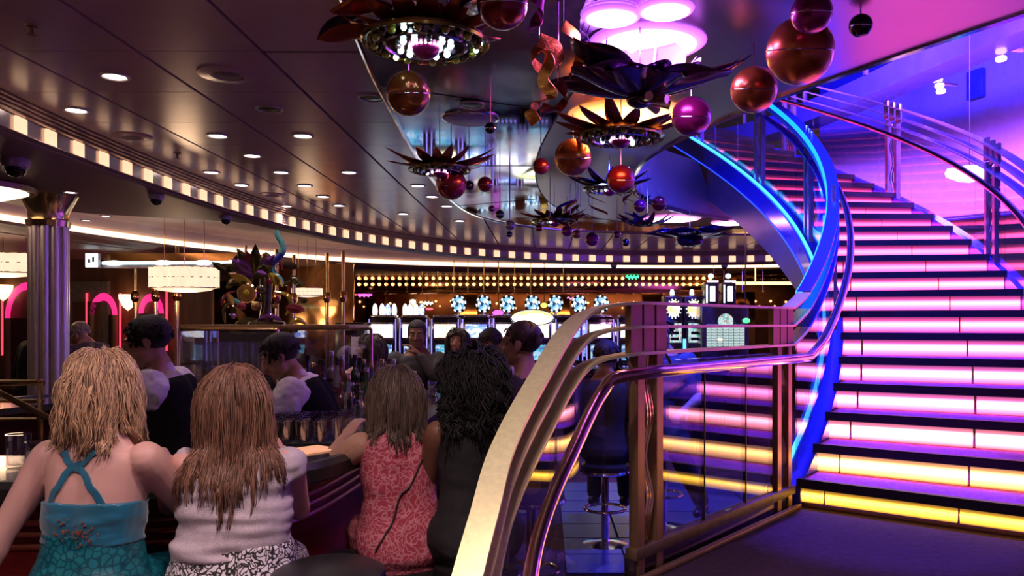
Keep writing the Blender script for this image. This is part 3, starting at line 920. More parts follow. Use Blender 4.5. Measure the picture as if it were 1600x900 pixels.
ball(1030, 318, 12, 7.6, crims, 'crimson bead beside the third jewelled disc')
ball(1000, 322, 10, 7.5, magen, 'violet bead under the third jewelled disc')
ball(768, 326, 5, 7.0, magen, 'tiny violet bead left of the small green bead')
# spiky leaf (a bent pointed blade with thickness)
def blade(b, c, ang, L, w, droop, th=.004, n=6, twist=0.0):
    d = V((math.cos(ang), math.sin(ang), 0)); s = V((-d.y, d.x, 0)); rg = []
    for i in range(n + 1):
        f = i / n
        hw = w * (math.sin(PI * min(1, .22 + f * .78)) ** .8) * .5 + .001
        p = c + d * L * f + V((0, 0, droop * f * f))
        sv = (s + V((0, 0, twist * f)))
        rg.append([p - sv * hw, p + V((0, 0, -hw * .35)), p + sv * hw, p + sv * hw + V((0, 0, th)), p + V((0, 0, th - hw * .35)), p - sv * hw + V((0, 0, th))])
    b.strip(rg, closed_prof=True)
def jdisc(u, v, wpx, Y, lab, leaf=None, nl=14, led=True, leaflen=1.5):
    c = atd(u, v, Y); R = wpx / 2 / FPX * Y
    t = thing('jewelled_disc', lab, 'sculpture', c)
    b = MB(); b.lathe([(R * .92, .012), (R * .99, .010), (R * 1.0, 0), (R * .97, -.008), (R * .90, -.006), (R * .86, .004)], c, 40); b.build('rim', goldr, t)
    b = MB(); b.lathe([(R * .9, .010), (R * .9, .0), (R * .62, -.002), (R * .6, -.010), (R * .2, -.012), (0, -.012)], c, 36); b.build('dish', discm, t)
    b = MB(); b.lathe([(R * .66, -.002), (R * .66, -.014), (R * .62, -.018), (R * .60, -.008)], c, 36); b.build('inner_ring', K['chrome'], t)
    b = MB(); b.ell(c + V((0, 0, -.012)), (R * .23, R * .23, R * .20), 20, 10); b.build('core', magen, t)
    n = 20
    me = [None] * 6
    def bead(k, p, r, m, name):
        if me[k] is None:
            q = MB(); q.ell((0, 0, 0), 1, 8, 6); o = q.build(name, m, t, off=(0, 0, 0)); me[k] = o.data
        else: o = link_mesh(name, me[k], t, (0, 0, 0))
        o.location = p - c; o.scale = (r, r, r); o.matrix_parent_inverse = Matrix.Identity(4)
    big = wpx > 90
    for i in range(24 if big else 14):
        a = 2 * PI * i / (24 if big else 14)
        k = i % 4
        bead(0 if k in (0, 2) else (4 if wpx < 150 or (i // 4) % 2 else 1) if k == 1 else 4, c + V((R * .80 * math.cos(a), R * .80 * math.sin(a), -.008)), R * .065 if k in (0, 2) else R * .045, jewel if k in (0, 2) else (ledw if k == 1 and wpx > 150 and not (i // 4) % 2 else gdim), 'jewel' if not (k == 1 and wpx > 150 and not (i // 4) % 2) else 'led_lamp')
    for i in range(12 if big else 8):
        a = 2 * PI * (i + .5) / (12 if big else 8)
        bead((1 if i % 3 else 2) if big and wpx > 150 else (1 if i in (1, 5) else 5), c + V((R * .42 * math.cos(a), R * .42 * math.sin(a), -.018)), R * .05, (ledw if i % 3 else jewel2) if big and wpx > 150 else (ledw if i in (1, 5) else darkm), 'led_lamp' if (i % 3 and wpx > 150) or i in (1, 5) else 'jewel')
    if big:
        for i in range(22):
            a = 2 * PI * i / 22
            bead(3, c + V((R * .25 * math.cos(a), R * .25 * math.sin(a), -.016)), R * .024, ledp, 'led_lamp')
    if leaf:
        for i in range(nl):
            a = 2 * PI * i / nl + random.uniform(-.1, .1)
            b = MB(); blade(b, c + V((R * .35 * math.cos(a), R * .35 * math.sin(a), .035)), a, R * leaflen * random.uniform(.75, 1.1), R * .36, R * random.uniform(.1, .45), twist=random.uniform(-.4, .4))
            b.build('leaf', leaf, t)
    hang(t, c + V((0, 0, .01)), MZ)
    return t
jdisc(665, 68, 200, 3.0, 'nearest and largest jewelled disc ringed with white lights and yellow gems', rustm, 14, True, 1.05)
jdisc(970, 215, 138, 4.55, 'second jewelled disc below the orange glow, with spiky leaves', rustm, 14, True, 1.35)
jdisc(687, 266, 98, 5.4, 'jewelled disc at left with rust red spiky leaves, above the dull red ball', rustm, 16, True, 1.45)
jdisc(952, 296, 84, 6.2, 'third jewelled disc under the crimson ball', darkm, 12, True, 1.3)
jdisc(866, 346, 72, 7.9, 'far jewelled disc with dark leaves and beads under it', rustm, 14, True, 1.2)
# cluster of dangling scraps under the far discs
for i in range(14):
    u, v, Y = random.uniform(872, 1010), random.uniform(308, 352), random.uniform(6.6, 8.0)
    c = atd(u, v, Y)
    t = thing('sculpture_shard', 'small curled metal shard of the far hanging cluster', 'sculpture', c, 0, 'curled metal shards of the far cluster')
    b = MB()
    a0 = random.uniform(0, 6.28); r = random.uniform(.05, .10)
    b.tube([c + V((r * math.cos(a0 + k * .45), r * .6 * math.sin(a0 + k * .45), -.03 + .014 * k)) for k in range(9)], [.004 + .014 * math.sin(PI * k / 8) for k in range(9)], 6, flat=.3)
    b.build('curl', random.choice([rustm, darkm, copper, petalm, orange]), t)
    hang(t, c + V((r * math.cos(a0 + 8 * .45), r * .6 * math.sin(a0 + 8 * .45), .08)), MZ)
# lotus flowers of big cupped petals
def petal(b, c, ang, L, w, lift, curl, th=.006, n=10, m=8):
    d = V((math.cos(ang), math.sin(ang), 0)); s = V((-d.y, d.x, 0))
    top = []; bot = []
    for i in range(n + 1):
        f = i / n
        hw = w * .5 * (math.sin(PI * (f ** .75) * .97 + .05)) ** .75 + .001
        row = []
        for j in range(m + 1):
            g = -1 + 2 * j / m
            x = L * (f - .10 * curl * f * f)
            z = lift * (f ** 1.8) + .30 * w * g * g * math.sin(PI * min(f * 1.1, 1)) * .9
            row.append(c + d * x + s * hw * g + V((0, 0, z)))
        top.append(row); bot.append([p + V((0, 0, -th)) for p in row])
    rg = [t + list(reversed(q)) for t, q in zip(top, bot)]
    b.strip(rg, closed_prof=True)
c = atd(1000, 152, 3.45)
t = thing('lotus_flower', 'large dark plum lotus of broad cupped metal petals under the white magenta lamp', 'sculpture', c)
for i, (an, L, w, li) in enumerate(((168, .46, .20, .10), (200, .34, .30, .22), (150, .30, .34, .34), (105, .26, .34, .30), (62, .26, .34, .36), (28, .34, .26, .22), (6, .52, .16, .20), (-28, .42, .24, .06), (-65, .30, .30, .03), (-110, .30, .32, .05), (-150, .36, .28, .08))):
    b = MB(); petal(b, c, math.radians(an), L, w, li, .5); b.build('petal', petalm, t, angle=60)
    b = MB(); b.tube([c + V((0, 0, .005)) + V((math.cos(math.radians(an)), math.sin(math.radians(an)), 0)) * L * f * .9 + V((0, 0, li * (f ** 1.8) - .004)) for f in [k / 6 for k in range(7)]], .0025, 5); b.build('petal_vein', K['chrome'], t)
b = MB(); b.ell(c + V((0, 0, -.012)), (.06, .06, .035), 16, 8); b.build('core', darkm, t)
for i in range(4):
    a = -1.4 + .75 * i
    b = MB(); b.tube([c + V((0, 0, -.01)), c + V((math.cos(a) * .13, math.sin(a) * .13, -.03))], [.012, .020], 8); b.build('stamen', K['brass'], t)
hang(t, c, MZ)
for u, v, dx in ((905, 0, -.16), (1056, 0, .06)):
    b = MB(); q = c + V((dx, .12, .18)); b.tube([V((q.x + .03, q.y, MZ)), V((q.x + .012, q.y, MZ - .2)), q], .005, 6); b.build('stem', K['chrome'], t)
c = atd(1078, 373, 9.2)
t = thing('lotus_flower', 'far dark lotus of plum petals just above the bulb band', 'sculpture', c)
for i in range(9):
    an = 2 * PI * i / 9 + .2
    b = MB(); petal(b, c, an, random.uniform(.42, .60), .34, random.uniform(.02, .18), .4, n=7, m=6); b.build('petal', petalm, t, angle=60)
b = MB(); b.ell(c + V((0, 0, -.03)), (.16, .16, .07), 14, 8); b.build('core', darkm, t)
hang(t, c, MZ)
c = atd(1008, 352, 8.0)
t = thing('lotus_flower', 'small dark flower of narrow blades left of the far lotus', 'sculpture', c)
for i in range(9):
    b = MB(); blade(b, c, 2 * PI * i / 9, .30, .09, .10, twist=.4); b.build('petal', petalm, t)
hang(t, c, MZ)
# curled orange and magenta ribbons
def curl(pts, w, th, m, lab):
    path = catmull(pts, 8)
    t = thing('curled_ribbon', lab, 'sculpture', path[0])
    b = MB(); rg = []
    for i, p in enumerate(path):
        tg = (path[min(i + 1, len(path) - 1)] - path[max(i - 1, 0)]).normalized()
        f = i / len(path); a = 4.5 * f
        s0 = V((math.cos(a), .6, math.sin(a))); s0 = (s0 - tg * s0.dot(tg)).normalized(); nn = tg.cross(s0)
        rg.append([p + s0 * w / 2 + nn * th, p + nn * th * 2, p - s0 * w / 2 + nn * th, p - s0 * w / 2 - nn * th, p + nn * 0, p + s0 * w / 2 - nn * th])
    b.strip(rg, closed_prof=True); b.build('ribbon', m, t)
    hang(t, path[0], MZ)
stripe = mat('ribbed_orange_metal', (.78, .27, .06), .22, .9, .3, 60, .3, 90, stretch=(1, 1, 5))
curl([atd(*q) for q in ((842, 62, 3.2), (868, 74, 3.25), (872, 100, 3.3), (846, 108, 3.3), (830, 90, 3.25), (845, 78, 3.22), (858, 98, 3.2), (848, 125, 3.2), (862, 148, 3.2), (846, 160, 3.2), (828, 172, 3.2), (838, 192, 3.2))], .055, .002, stripe, 'curly ribbed orange ribbon hanging left of the large lotus')
curl([atd(*q) for q in ((880, 40, 3.3), (905, 62, 3.35), (905, 95, 3.4), (890, 120, 3.4))], .05, .002, orange, 'short orange ribbon arc beside the curly ribbon')
curl([atd(*q) for q in ((836, -8, 2.9), (848, 10, 2.95), (838, 34, 3.0), (828, 50, 3.0))], .05, .002, mat('magenta_ribbon_metal', (.75, .12, .6), .2, .9), 'short magenta ribbon at the top edge of the picture')
curl([atd(*q) for q in ((872, 128, 3.3), (884, 150, 3.35), (870, 172, 3.35), (846, 168, 3.3))], .045, .002, rustm, 'dark rust ribbon curl under the orange ribbon')
# dark dangling leaves at the top left of the sculpture
for i, (u, v, Y) in enumerate(((570, 30, 3.05), (610, 14, 2.95), (655, 8, 3.0), (700, 10, 2.95), (742, 22, 3.0), (590, 52, 3.05))):
    c = atd(u, v, Y)
    t = thing('metal_leaf', 'dark rust metal leaf above the nearest jewelled disc, %s from the left' % ('first', 'third', 'fourth', 'fifth', 'sixth', 'second')[i], 'sculpture', c, 0, 'dark leaves above the nearest disc')
    b = MB(); blade(b, c, random.uniform(2.2, 5.2), .22, .09, -.05, twist=.8); b.build('leaf', rustm if i % 2 else darkm, t)
    hang(t, c, MZ)
# coloured lamps let into the mirror ceiling
def bowl_lamp(p, r, gcol, power, lpow, lab, rng):
    t = thing('ceiling_lamp', lab, 'lamp', p)
    b = MB(); b.lathe([(r, -.004), (r * .93, -.016), (r * .6, -.03), (0, -.038)], p, 32); b.build('diffuser', bowl_glow('lamp_diffuser', gcol, rng, power), t)
    d = bpy.data.lights.new('ceiling_lamp_light', 'AREA'); d.shape = 'DISK'; d.size = r * 1.7; d.energy = lpow; d.color = rng
    o = link(bpy.data.objects.new('ceiling_lamp_light', d)); o.location = p + V((0, 0, -.05)); o.parent = t; o.matrix_parent_inverse = Matrix.Translation(-V(p))
bowl_lamp(up(1012, 66, MZ), .27, (1.0, .74, 1.0), 12, 9, 'large white magenta lamp over the dark lotus', (.55, .12, 1))
bowl_lamp(up(955, 22, MZ), .13, (1.0, .60, 1.0), 9, 4, 'smaller magenta lamp left of the large magenta lamp', (.55, .12, 1))
bowl_lamp(up(1040, 12, MZ), .12, (1.0, .70, 1.0), 11, 4, 'magenta lamp at the top edge of the picture', (.55, .12, 1))
bowl_lamp(up(980, 178, MZ), .37, (1.0, .50, .14), 9, 12, 'orange yellow lamp behind the second jewelled disc', (1, .35, .08))
bowl_lamp(up(1050, 341, MZ), .36, (1.0, .60, .9), 10, 9, 'pink white lamp above the far lotus', (1, .25, .7))
bowl_lamp(up(1142, 347, HC - .012), .26, (1.0, .60, .75), 10, 8, 'small pink lamp next to the stair underside', (1, .25, .6))

# ================================================================ THE BAR
BQ = [(-1.94, 2.80), (-1.45, 2.86), (-1.02, 3.05), (-.84, 3.44), (-.76, 4.2), (-.72, 5.2), (-.80, 6.2), (-1.25, 6.78), (-2.1, 6.95), (-3.1, 6.85), (-3.85, 6.1), (-4.2, 5.2), (-4.2, 4.0), (-3.7, 3.15), (-2.9, 2.83)]
bq = catmull([(x, y, 0) for x, y in BQ], 8, True)
nb_ = len(bq)
bn = []
for i in range(nb_):
    t = bq[(i + 1) % nb_] - bq[i - 1]; t.normalize()
    bn.append(V((t.y, -t.x, 0)))           # outward when the path runs counter-clockwise seen from above
cen = V((-2.4, 4.9, 0))
if sum(bn[i].dot(bq[i] - cen) for i in range(nb_)) < 0: bn = [-n for n in bn]
BT = 1.08
def bring(prof, name, m, parent):
    b = MB(); b.strip([[Z(bq[i] + bn[i] * o, z) for o, z in prof] for i in range(nb_)], closed_prof=True, closed_path=True)
    return b.build(name, m, parent)
bar = thing('bar_counter', 'oval bar counter with dark top and dark red panelled front with copper ribs', 'bar', (-1.0, 3.2, 0))
bring([(0, BT), (.0, BT - .045), (-.62, BT - .045), (-.62, BT)], 'countertop', K['granite'], bar)
bring([(.012, BT + .012), (.035, BT - .01), (.03, BT - .06), (.0, BT - .075), (-.03, BT - .046), (-.02, BT + .012)], 'padded_edge', K['leather'], bar)
bring([(-.20, BT - .045), (-.20, .10), (-.26, .10), (-.26, BT - .045)], 'front_panel', K['darkwood'], bar)
bring([(-.17, .10), (-.17, 0), (-.26, 0), (-.26, .10)], 'plinth', K['black'], bar)
for z in (.90, .855, .81, .30):
    bring([(-.20, z + .012), (-.185, z + .010), (-.180, z), (-.185, z - .010), (-.20, z - .012)], 'rib', K['rib'], bar)
b = MB(); b.tube([Z(bq[i] + bn[i] * -.06, .22) for i in range(nb_)], .022, 8, closed=True); b.build('foot_rail', K['brass'], bar)
bring([(-.56, .86), (-.56, .84), (-1.0, .84), (-1.0, .86)], 'work_shelf', K['chrome'], bar)
# back-lit amber tile let into the counter
b = MB(); b.box((-1.07, 3.50, BT + .004), (.30, .16, .006), .9, .002)
tag(b.build('lit_bar_tile', glow('amber_tile', (1.0, .42, .22), .9)), 'glowing amber tile set in the counter before the rows of glasses', 'tile')
tag(MB().box((-1.19, 3.92, BT + .005), (.52, .44, .008), .12, .003).build('bar_mat', K['leather']), 'black rubber mat under the rows of upturned glasses', 'mat')
# rows of glasses
gb = MB(); gb.lathe([(.030, 0), (.034, .004), (.037, .09), (.038, .10), (.035, .10), (.031, .012), (0, .010)], (0, 0, 0), 14)
gl_me = None
rg_ = random.Random(3)
for i in range(6):
    for j in range(7):
        p = V((-1.19, 3.92, 0)) + Matrix.Rotation(.12, 3, 'Z') @ V((-.205 + .082 * i, -.19 + .064 * j, 0))
        if gl_me is None:
            o = gb.build('tumbler', K['clear']); gl_me = o.data
        else: o = link_mesh('tumbler', gl_me)
        o.location = (p.x, p.y, BT + .0095); o.rotation_euler = (0, 0, rg_.uniform(0, 6))
        tag(o, 'clear tumbler standing in the close rows on the black bar mat', 'glass', 'tumblers in rows on the bar mat')
def tumbler(p, lab, drink=None, s=1.0, grp=None):
    t = thing('drink_glass', lab, 'glass', p, 0, grp)
    b = MB(); b.lathe([(.030 * s, 0), (.034 * s, .004), (.037 * s, .11 * s), (.0345 * s, .11 * s), (.031 * s, .014), (0, .012)], p, 14); b.build('tumbler', K['clear'], t)
    if drink:
        b = MB(); b.lathe([(0, .015), (.030 * s, .015), (.0335 * s, .075 * s), (0, .075 * s)], p, 12); b.build('drink', drink, t)
    return t
dr1 = mat('amber_drink', (.35, .12, .03), .1); dr2 = mat('pale_drink', (.55, .45, .35), .1)
tumbler(V((-.93, 5.95, BT + .001)), 'glass of amber drink on the far bar end beside a white napkin holder', dr1)
tumbler(V((-.86, 6.18, BT + .001)), 'glass of pale drink at the far right end of the bar', dr2)
tumbler(V((-1.0, 6.22, BT + .001)), 'empty tall glass at the far right end of the bar', None, 1.2)
tumbler(V((-1.9, 3.0, BT + .001)), 'glass with clear drink at the lower left on the bar', dr2, 1.1)
tumbler(V((-2.05, 3.12, BT + .001)), 'second glass on the bar at the left picture edge', None, 1.2)
white = mat('white_paper', (.70, .62, .68), .7)
b = MB(); b.box((-1.15, 6.15, BT + .085), (.16, .13, .168), .2, .01); tag(b.build('napkin_holder', white), 'white napkin holder box on the far end of the bar', 'holder')
b = MB(); b.box((-1.30, 6.36, BT + .07), (.11, .09, .138), .1, .01); tag(b.build('napkin_holder', white), 'smaller white box on the far bar in front of the woman in black', 'holder')
b = MB(); b.lathe([(.034, 0), (.045, .16), (.042, .16), (.032, .006), (0, .006)], V((-1.10, 6.62, BT + .001)), 16); tag(b.build('paper_cup', white), 'tall white cup on the bar before the man in grey', 'cup')
b = MB(); b.box((-2.35, 3.05, BT + .006), (.34, .24, .01), .2, .003); tag(b.build('paper_menu', white), 'white paper lying on the bar at the left picture edge', 'paper')
b = MB(); b.lathe([(.02, 0), (.06, .05), (.075, .10), (.07, .10), (.05, .05), (0, .01)], V((-2.15, 2.98, BT + .001)), 16); tag(b.build('white_bowl', white), 'white bowl near the left picture edge on the bar', 'bowl')
b = MB()
for i in range(4):
    q = V((-.72, 5.55, BT + .003))
    a = .6 * i; b.add([q, q + V((.08 * math.cos(a), .08 * math.sin(a), .10)), q + V((.08 * math.cos(a + .5), .08 * math.sin(a + .5), .12)), q + V((.02, .02, .02))], [(0, 1, 2), (0, 2, 3), (0, 3, 1), (1, 3, 2)])
tag(b.build('folded_napkin', mat('turquoise_napkin', (.05, .45, .55), .7), smooth=False), 'turquoise folded napkin on the bar end beside the dark-haired woman', 'napkin')

# ---------------------------------------------------------------- back-bar island
isl = thing('back_bar', 'dark back-bar island carrying bottles on stepped tiers', 'cabinet', (-1.85, 5.6, 0))
b = MB(); b.box((-1.85, 5.6, .46), (1.70, .80, .92), 0, .01); b.build('base_cabinet', K['darkwood'], isl)
b = MB(); b.box((-1.85, 5.6, .935), (1.76, .86, .03), 0, .006); b.build('top', K['granite'], isl)
b = MB(); b.box((-1.38, 5.46, .97), (.76, .14, .04)); b.build('tier', K['granite'], isl)
b = MB(); b.box((-1.38, 5.62, .995), (.76, .16, .09)); b.build('tier', K['granite'], isl)
b = MB(); b.box((-1.38, 5.80, 1.02), (.76, .18, .14)); b.build('tier', K['granite'], isl)
for i in range(4):
    b = MB(); b.box((-2.55 + .47 * i, 5.199, .46), (.43, .02, .8), 0, .006); d = b.build('door', K['wood'], isl)
    b = MB(); b.tube([(-2.40 + .47 * i, 5.185, .62), (-2.40 + .47 * i, 5.17, .66), (-2.40 + .47 * i, 5.17, .76), (-2.40 + .47 * i, 5.185, .80)], .006, 6); b.build('handle', K['brass'], d)
bmats = [mat('green_bottle_glass', (.03, .10, .04), .08, 0, .2, spec=.8), mat('amber_bottle_glass', (.20, .07, .015), .08, 0, .2, spec=.8), mat('clear_bottle_glass', (.22, .21, .24), .06, 0, .1, spec=.9), mat('dark_bottle_glass', (.02, .015, .02), .07, 0, .2, spec=.8), mat('blue_bottle_glass', (.03, .05, .16), .07, 0, .2, spec=.8), mat('rose_bottle_glass', (.16, .05, .08), .08, 0, .2, spec=.8)]
labm = [mat('cream_bottle_label', (.34, .29, .25), .6), mat('red_bottle_label', (.16, .03, .03), .6), mat('black_bottle_label', (.03, .03, .03), .5), mat('gold_bottle_label', (.55, .38, .12), .3, .7)]
capm = [K['black'], K['brass'], K['chrome']]
BP = []
def bottle_proto(k):
    t = thing('bottle', 'bottle', 'bottle')
    t['local'] = 1
    h = (.20, .22, .17, .24)[k]; r = (.038, .034, .045, .032)[k]
    b = MB(); b.lathe([(0, 0), (r * .95, 0), (r, .006), (r, h * .78), (r * .9, h * .88), (r * .42, h), (.014, h * 1.12), (.013, h * 1.36), (0, h * 1.36)], (0, 0, 0), 14); o1 = b.build('glass_body', bmats[0], t)
    b = MB(); b.lathe([(r * 1.012, h * .22), (r * 1.016, h * .24), (r * 1.016, h * .60), (r * 1.012, h * .62)], (0, 0, 0), 14); o2 = b.build('paper_label', labm[0], t)
    b = MB(); b.lathe([(0, h * 1.45), (.015, h * 1.45), (.016, h * 1.42), (.016, h * 1.28), (.0145, h * 1.26), (0, h * 1.26)], (0, 0, 0), 10); o3 = b.build('cap', capm[0], t)
    return t, [o1, o2, o3]
def mat_var(o, m):
    me = o.data.copy(); me.materials.clear(); me.materials.append(m); o.data = me
MC = {}
rb = random.Random(5)
protos = None
def put_bottle(p, k, mi, li, ci, lab, group):
    t = thing('bottle', lab, 'bottle', p, rb.uniform(0, 6), group); t['local'] = 1
    for j, m in ((0, bmats[mi]), (1, labm[li]), (2, capm[ci])):
        key = (k, j, m.name)
        if key not in MC:
            tt, parts = bottle_proto(k)
            for jj, q in enumerate(parts):
                kk = (k, jj, (bmats[mi], labm[li], capm[ci])[jj].name)
                if kk not in MC:
                    me = q.data.copy(); me.materials.clear(); me.materials.append((bmats[mi], labm[li], capm[ci])[jj]); MC[kk] = me
                bpy.data.objects.remove(q)
            bpy.data.objects.remove(tt)
        o = link_mesh(('glass_body', 'paper_label', 'cap')[j], MC[key], t, (0, 0, 0))
for row, (yy, zz, n) in enumerate(((5.30, .952, 9), (5.46, .992, 9), (5.62, 1.042, 9), (5.80, 1.092, 9))):
    nm = ('front row', 'second row', 'third row', 'back row')[row]
    for i in range(n):
        put_bottle(V((-1.71 + .082 * i + rb.uniform(-.008, .008), yy + rb.uniform(-.015, .015), zz)), rb.randrange(4), rb.randrange(6), rb.randrange(4), rb.randrange(3), 'liquor bottle in the %s of the back-bar tiers, %s from the left' % (nm, 'first second third fourth fifth sixth seventh eighth ninth'.split()[i]), 'bottles in the %s of the back bar' % nm)
for i, (x, y) in enumerate(((-1.08, 5.28), (-1.0, 5.5), (-1.02, 5.72), (-1.99, 5.32), (-2.1, 5.3), (-2.22, 5.33), (-2.36, 5.3), (-2.5, 5.34))):
    put_bottle(V((x, y, .952)), i % 4, (i * 2 + 2) % 6, i % 4, i % 3, 'bottle standing %s the bottle tiers on the back-bar top, %s' % ('right of' if i < 3 else 'left of', ('nearest', 'middle', 'farthest', 'first', 'second', 'third', 'fourth', 'fifth')[i]), 'bottles beside the back-bar tiers')
# speed-rail bottles on the work shelf behind the pink dress
for i in range(9):
    q = V((-1.42 + .028 * i, 4.30 + .105 * i, .861))
    put_bottle(q, i % 4, (i * 3) % 6, (i + 1) % 4, i % 3, 'bottle in the work shelf row behind the counter glasses, %s from the left' % 'first second third fourth fifth sixth seventh eighth ninth'.split()[i], 'bottles on the bar work shelf')
# glass showcase with brass frame
sh = thing('glass_showcase', 'glass showcase with brass frame on the back bar, below the sculpture', 'cabinet', (-2.15, 5.62, .951))
x0, x1, y0, y1, z0, z1 = -2.46, -1.30, 5.86, 6.02, .951, 1.60
for (xx, yy) in ((x0, 5.40), (-1.80, 5.40), (x0, y1), (x1, y1)):
    b = MB(); b.tube([(xx, yy, z0), (xx, yy, z1)], .012, 8); b.build('frame_post', K['brass'], sh)
b = MB()
for zz in (z1,):
    b.tube([(x0, 5.40, zz), (-1.80, 5.40, zz)], .012, 8); b.tube([(x0, y1, zz), (x1, y1, zz)], .012, 8); b.tube([(x0, 5.40, zz), (x0, y1, zz)], .012, 8); b.tube([(-1.80, 5.40, zz), (-1.80, y1, zz)], .012, 8)
b.build('top_frame', K['brass'], sh)
for (c, sz) in (((-2.13, 5.40, 1.27), (.65, .008, .63)), ((x0, 5.71, 1.27), (.008, .60, .63)), ((-1.80, 5.71, 1.27), (.008, .60, .63)), ((-1.55, y1, 1.27), (.48, .008, .63))):
    b = MB(); b.box(c, sz); b.build('glass_pane', K['clear'], sh)
b = MB(); b.box((-1.89, 5.72, z1 + .016), (1.14, .62, .03), 0, .004); b.build('top_plate', K['bronze'], sh)
for i in range(8):
    x = -2.41 + .081 * i
    t = thing('glass_tube', 'tall clear glass tube in the showcase row, %s from the left' % 'first second third fourth fifth sixth seventh eighth'.split()[i], 'vase', (x, 5.62, .951), 0, 'glass tubes in the showcase')
    b = MB(); b.lathe([(.036, 0), (.036, .56), (.033, .56), (.033, .01), (0, .01)], (x, 5.62, .952), 14); b.build('tube', K['clear'], t)
    b = MB(); b.lathe([(.038, .0), (.040, .01), (.038, .03)], (x, 5.62, .952), 14); b.build('foot_ring', K['chrome'] if i % 3 else mat('blue_ring', (.05, .1, .6), .2), t)

# ---------------------------------------------------------------- coloured glass sculpture
rr5 = random.Random(11)
S0 = V((-1.98, 5.70, 1.63))
sc = thing('glass_sculpture', 'tall sculpture of coloured glass petals, discs and horns on the back bar', 'sculpture', S0)
gy = mat('yellow_glass', (.55, .42, .04), .08, .2, .3, 9, coat=.8); gp = mat('purple_glass', (.22, .06, .36), .08, .2, .3, 9, coat=.8)
gt = mat('teal_glass', (.10, .42, .40), .10, .1, .3, 9, coat=.8); gr_ = mat('ruby_glass', (.30, .02, .06), .08, .2, .3, 9, coat=.8)
gbk = mat('olive_black_glass', (.07, .06, .02), .08, .3, .3, 9, coat=.8); gbl = mat('cobalt_glass', (.03, .07, .50), .08, .1, .3, 9, coat=.8); gam = mat('amber_glass', (.45, .24, .06), .08, .3, .3, 9, coat=.8)
def S(u, v, dy=0.0): return atd(u, v, 5.70 + dy)
b = MB(); b.lathe([(0, 0), (.14, 0), (.13, .02), (.05, .04), (.035, .12), (.045, .30), (.03, .5), (0, .52)], S0, 16); b.build('stem', gbk, sc)
horn = catmull([S(412, 425), S(428, 410), S(440, 396), S(442, 384), S(434, 370), S(432, 360)], 6)
b = MB(); b.m = 0; b.tube(horn[:13], [.012 + .012 * min(1, i / 8) for i in range(13)], 10)
b.build('horn', gbl, sc)
b = MB(); b.tube(horn[12:], [.026 - .010 * i / max(1, len(horn[12:]) - 1) for i in range(len(horn[12:]))], 10); b.build('horn_tip', gt, sc)
b = MB(); b.tube(catmull([S(424, 418), S(430, 430), S(437, 438), S(438, 446)], 5), [.02] * 6 + [.026] * 10, 10); b.build('small_horn', gt, sc)
for i in range(8):
    a = math.radians(20 + 20 * i)
    b = MB(); c = S(397, 430, -.02 + .01 * (i % 3)); L = .17 + .05 * (i % 2)
    p1 = c + V((math.cos(a) * L, .02 * (i % 3) - .02, math.sin(a) * L))
    s = V((-math.sin(a), 0, math.cos(a)))
    rg = []
    for k in range(7):
        f = k / 6; hw = .045 * math.sin(PI * min(1, .15 + .85 * f)) + .001; p = c.lerp(p1, f) + V((0, -.06 * f * f, 0))
        rg.append([p - s * hw, p + V((0, -.012, 0)), p + s * hw, p + V((0, .006, 0))])
    b.strip(rg, closed_prof=True); b.build('petal', (gbk, gp, gam, gbk, gr_, gbk, gp, gbk)[i], sc)
rx = Matrix.Rotation(PI / 2, 3, 'X')
b = MB(); b.lathe([(0, .02), (.055, .018), (.062, .0), (.055, -.014), (0, -.016)], S(386, 458, -.16), 24, rx); b.build('medallion', gam, sc)
b = MB(); b.lathe([(.062, .01), (.070, .0), (.062, -.01)], S(386, 458, -.16), 24, rx); b.build('medallion_rim', K['brass'], sc)
b = MB(); b.lathe([(0, .036), (.02, .03), (.026, .015)], S(386, 458, -.16), 14, rx); b.build('boss', gy, sc)
for pts, m, r in (([S(430, 455, -.06), S(450, 462, -.08), S(455, 478, -.08), S(446, 492, -.06)], gy, .018), ([S(452, 505, -.05), S(466, 500, -.08), S(478, 506, -.05)], gy, .02), ([S(402, 500, -.08), S(420, 494, -.10), S(440, 500, -.08)], gp, .02), ([S(360, 470, -.05), S(350, 485, -.08), S(352, 505, -.06)], gbk, .014), ([S(376, 512, -.1), S(400, 518, -.12), S(425, 512, -.1)], gy, .016), ([S(368, 455, -.02), S(352, 462, -.03), S(346, 478, -.03)], gr_, .012)):
    path = catmull(pts, 5); n = len(path)
    b = MB(); b.tube(path, [r * (.35 + .65 * math.sin(PI * i / (n - 1))) for i in range(n)], 8); b.build('curl', m, sc)
for i in range(26):
    u = 352 + rr5.random() * 118; v = 415 + rr5.random() * 95; c = S(u, v, rr5.uniform(-.12, .06)); a = rr5.uniform(0, 6.28); L = rr5.uniform(.06, .15)
    d = V((math.cos(a), rr5.uniform(-.4, .2), math.sin(a))); s_ = V((-math.sin(a), 0, math.cos(a))); rg = []
    for k in range(6):
        f = k / 5; hw = L * .22 * math.sin(PI * min(1, .12 + .86 * f)) + .001; p = c + d * L * f + V((0, -.04 * f * f, 0))
        rg.append([p - s_ * hw, p + V((0, -.010, 0)), p + s_ * hw, p + V((0, .005, 0))])
    b = MB(); b.strip(rg, closed_prof=True); b.build('petal', rr5.choice([gbk, gbk, gp, gam, gr_, gy, gt]), sc)
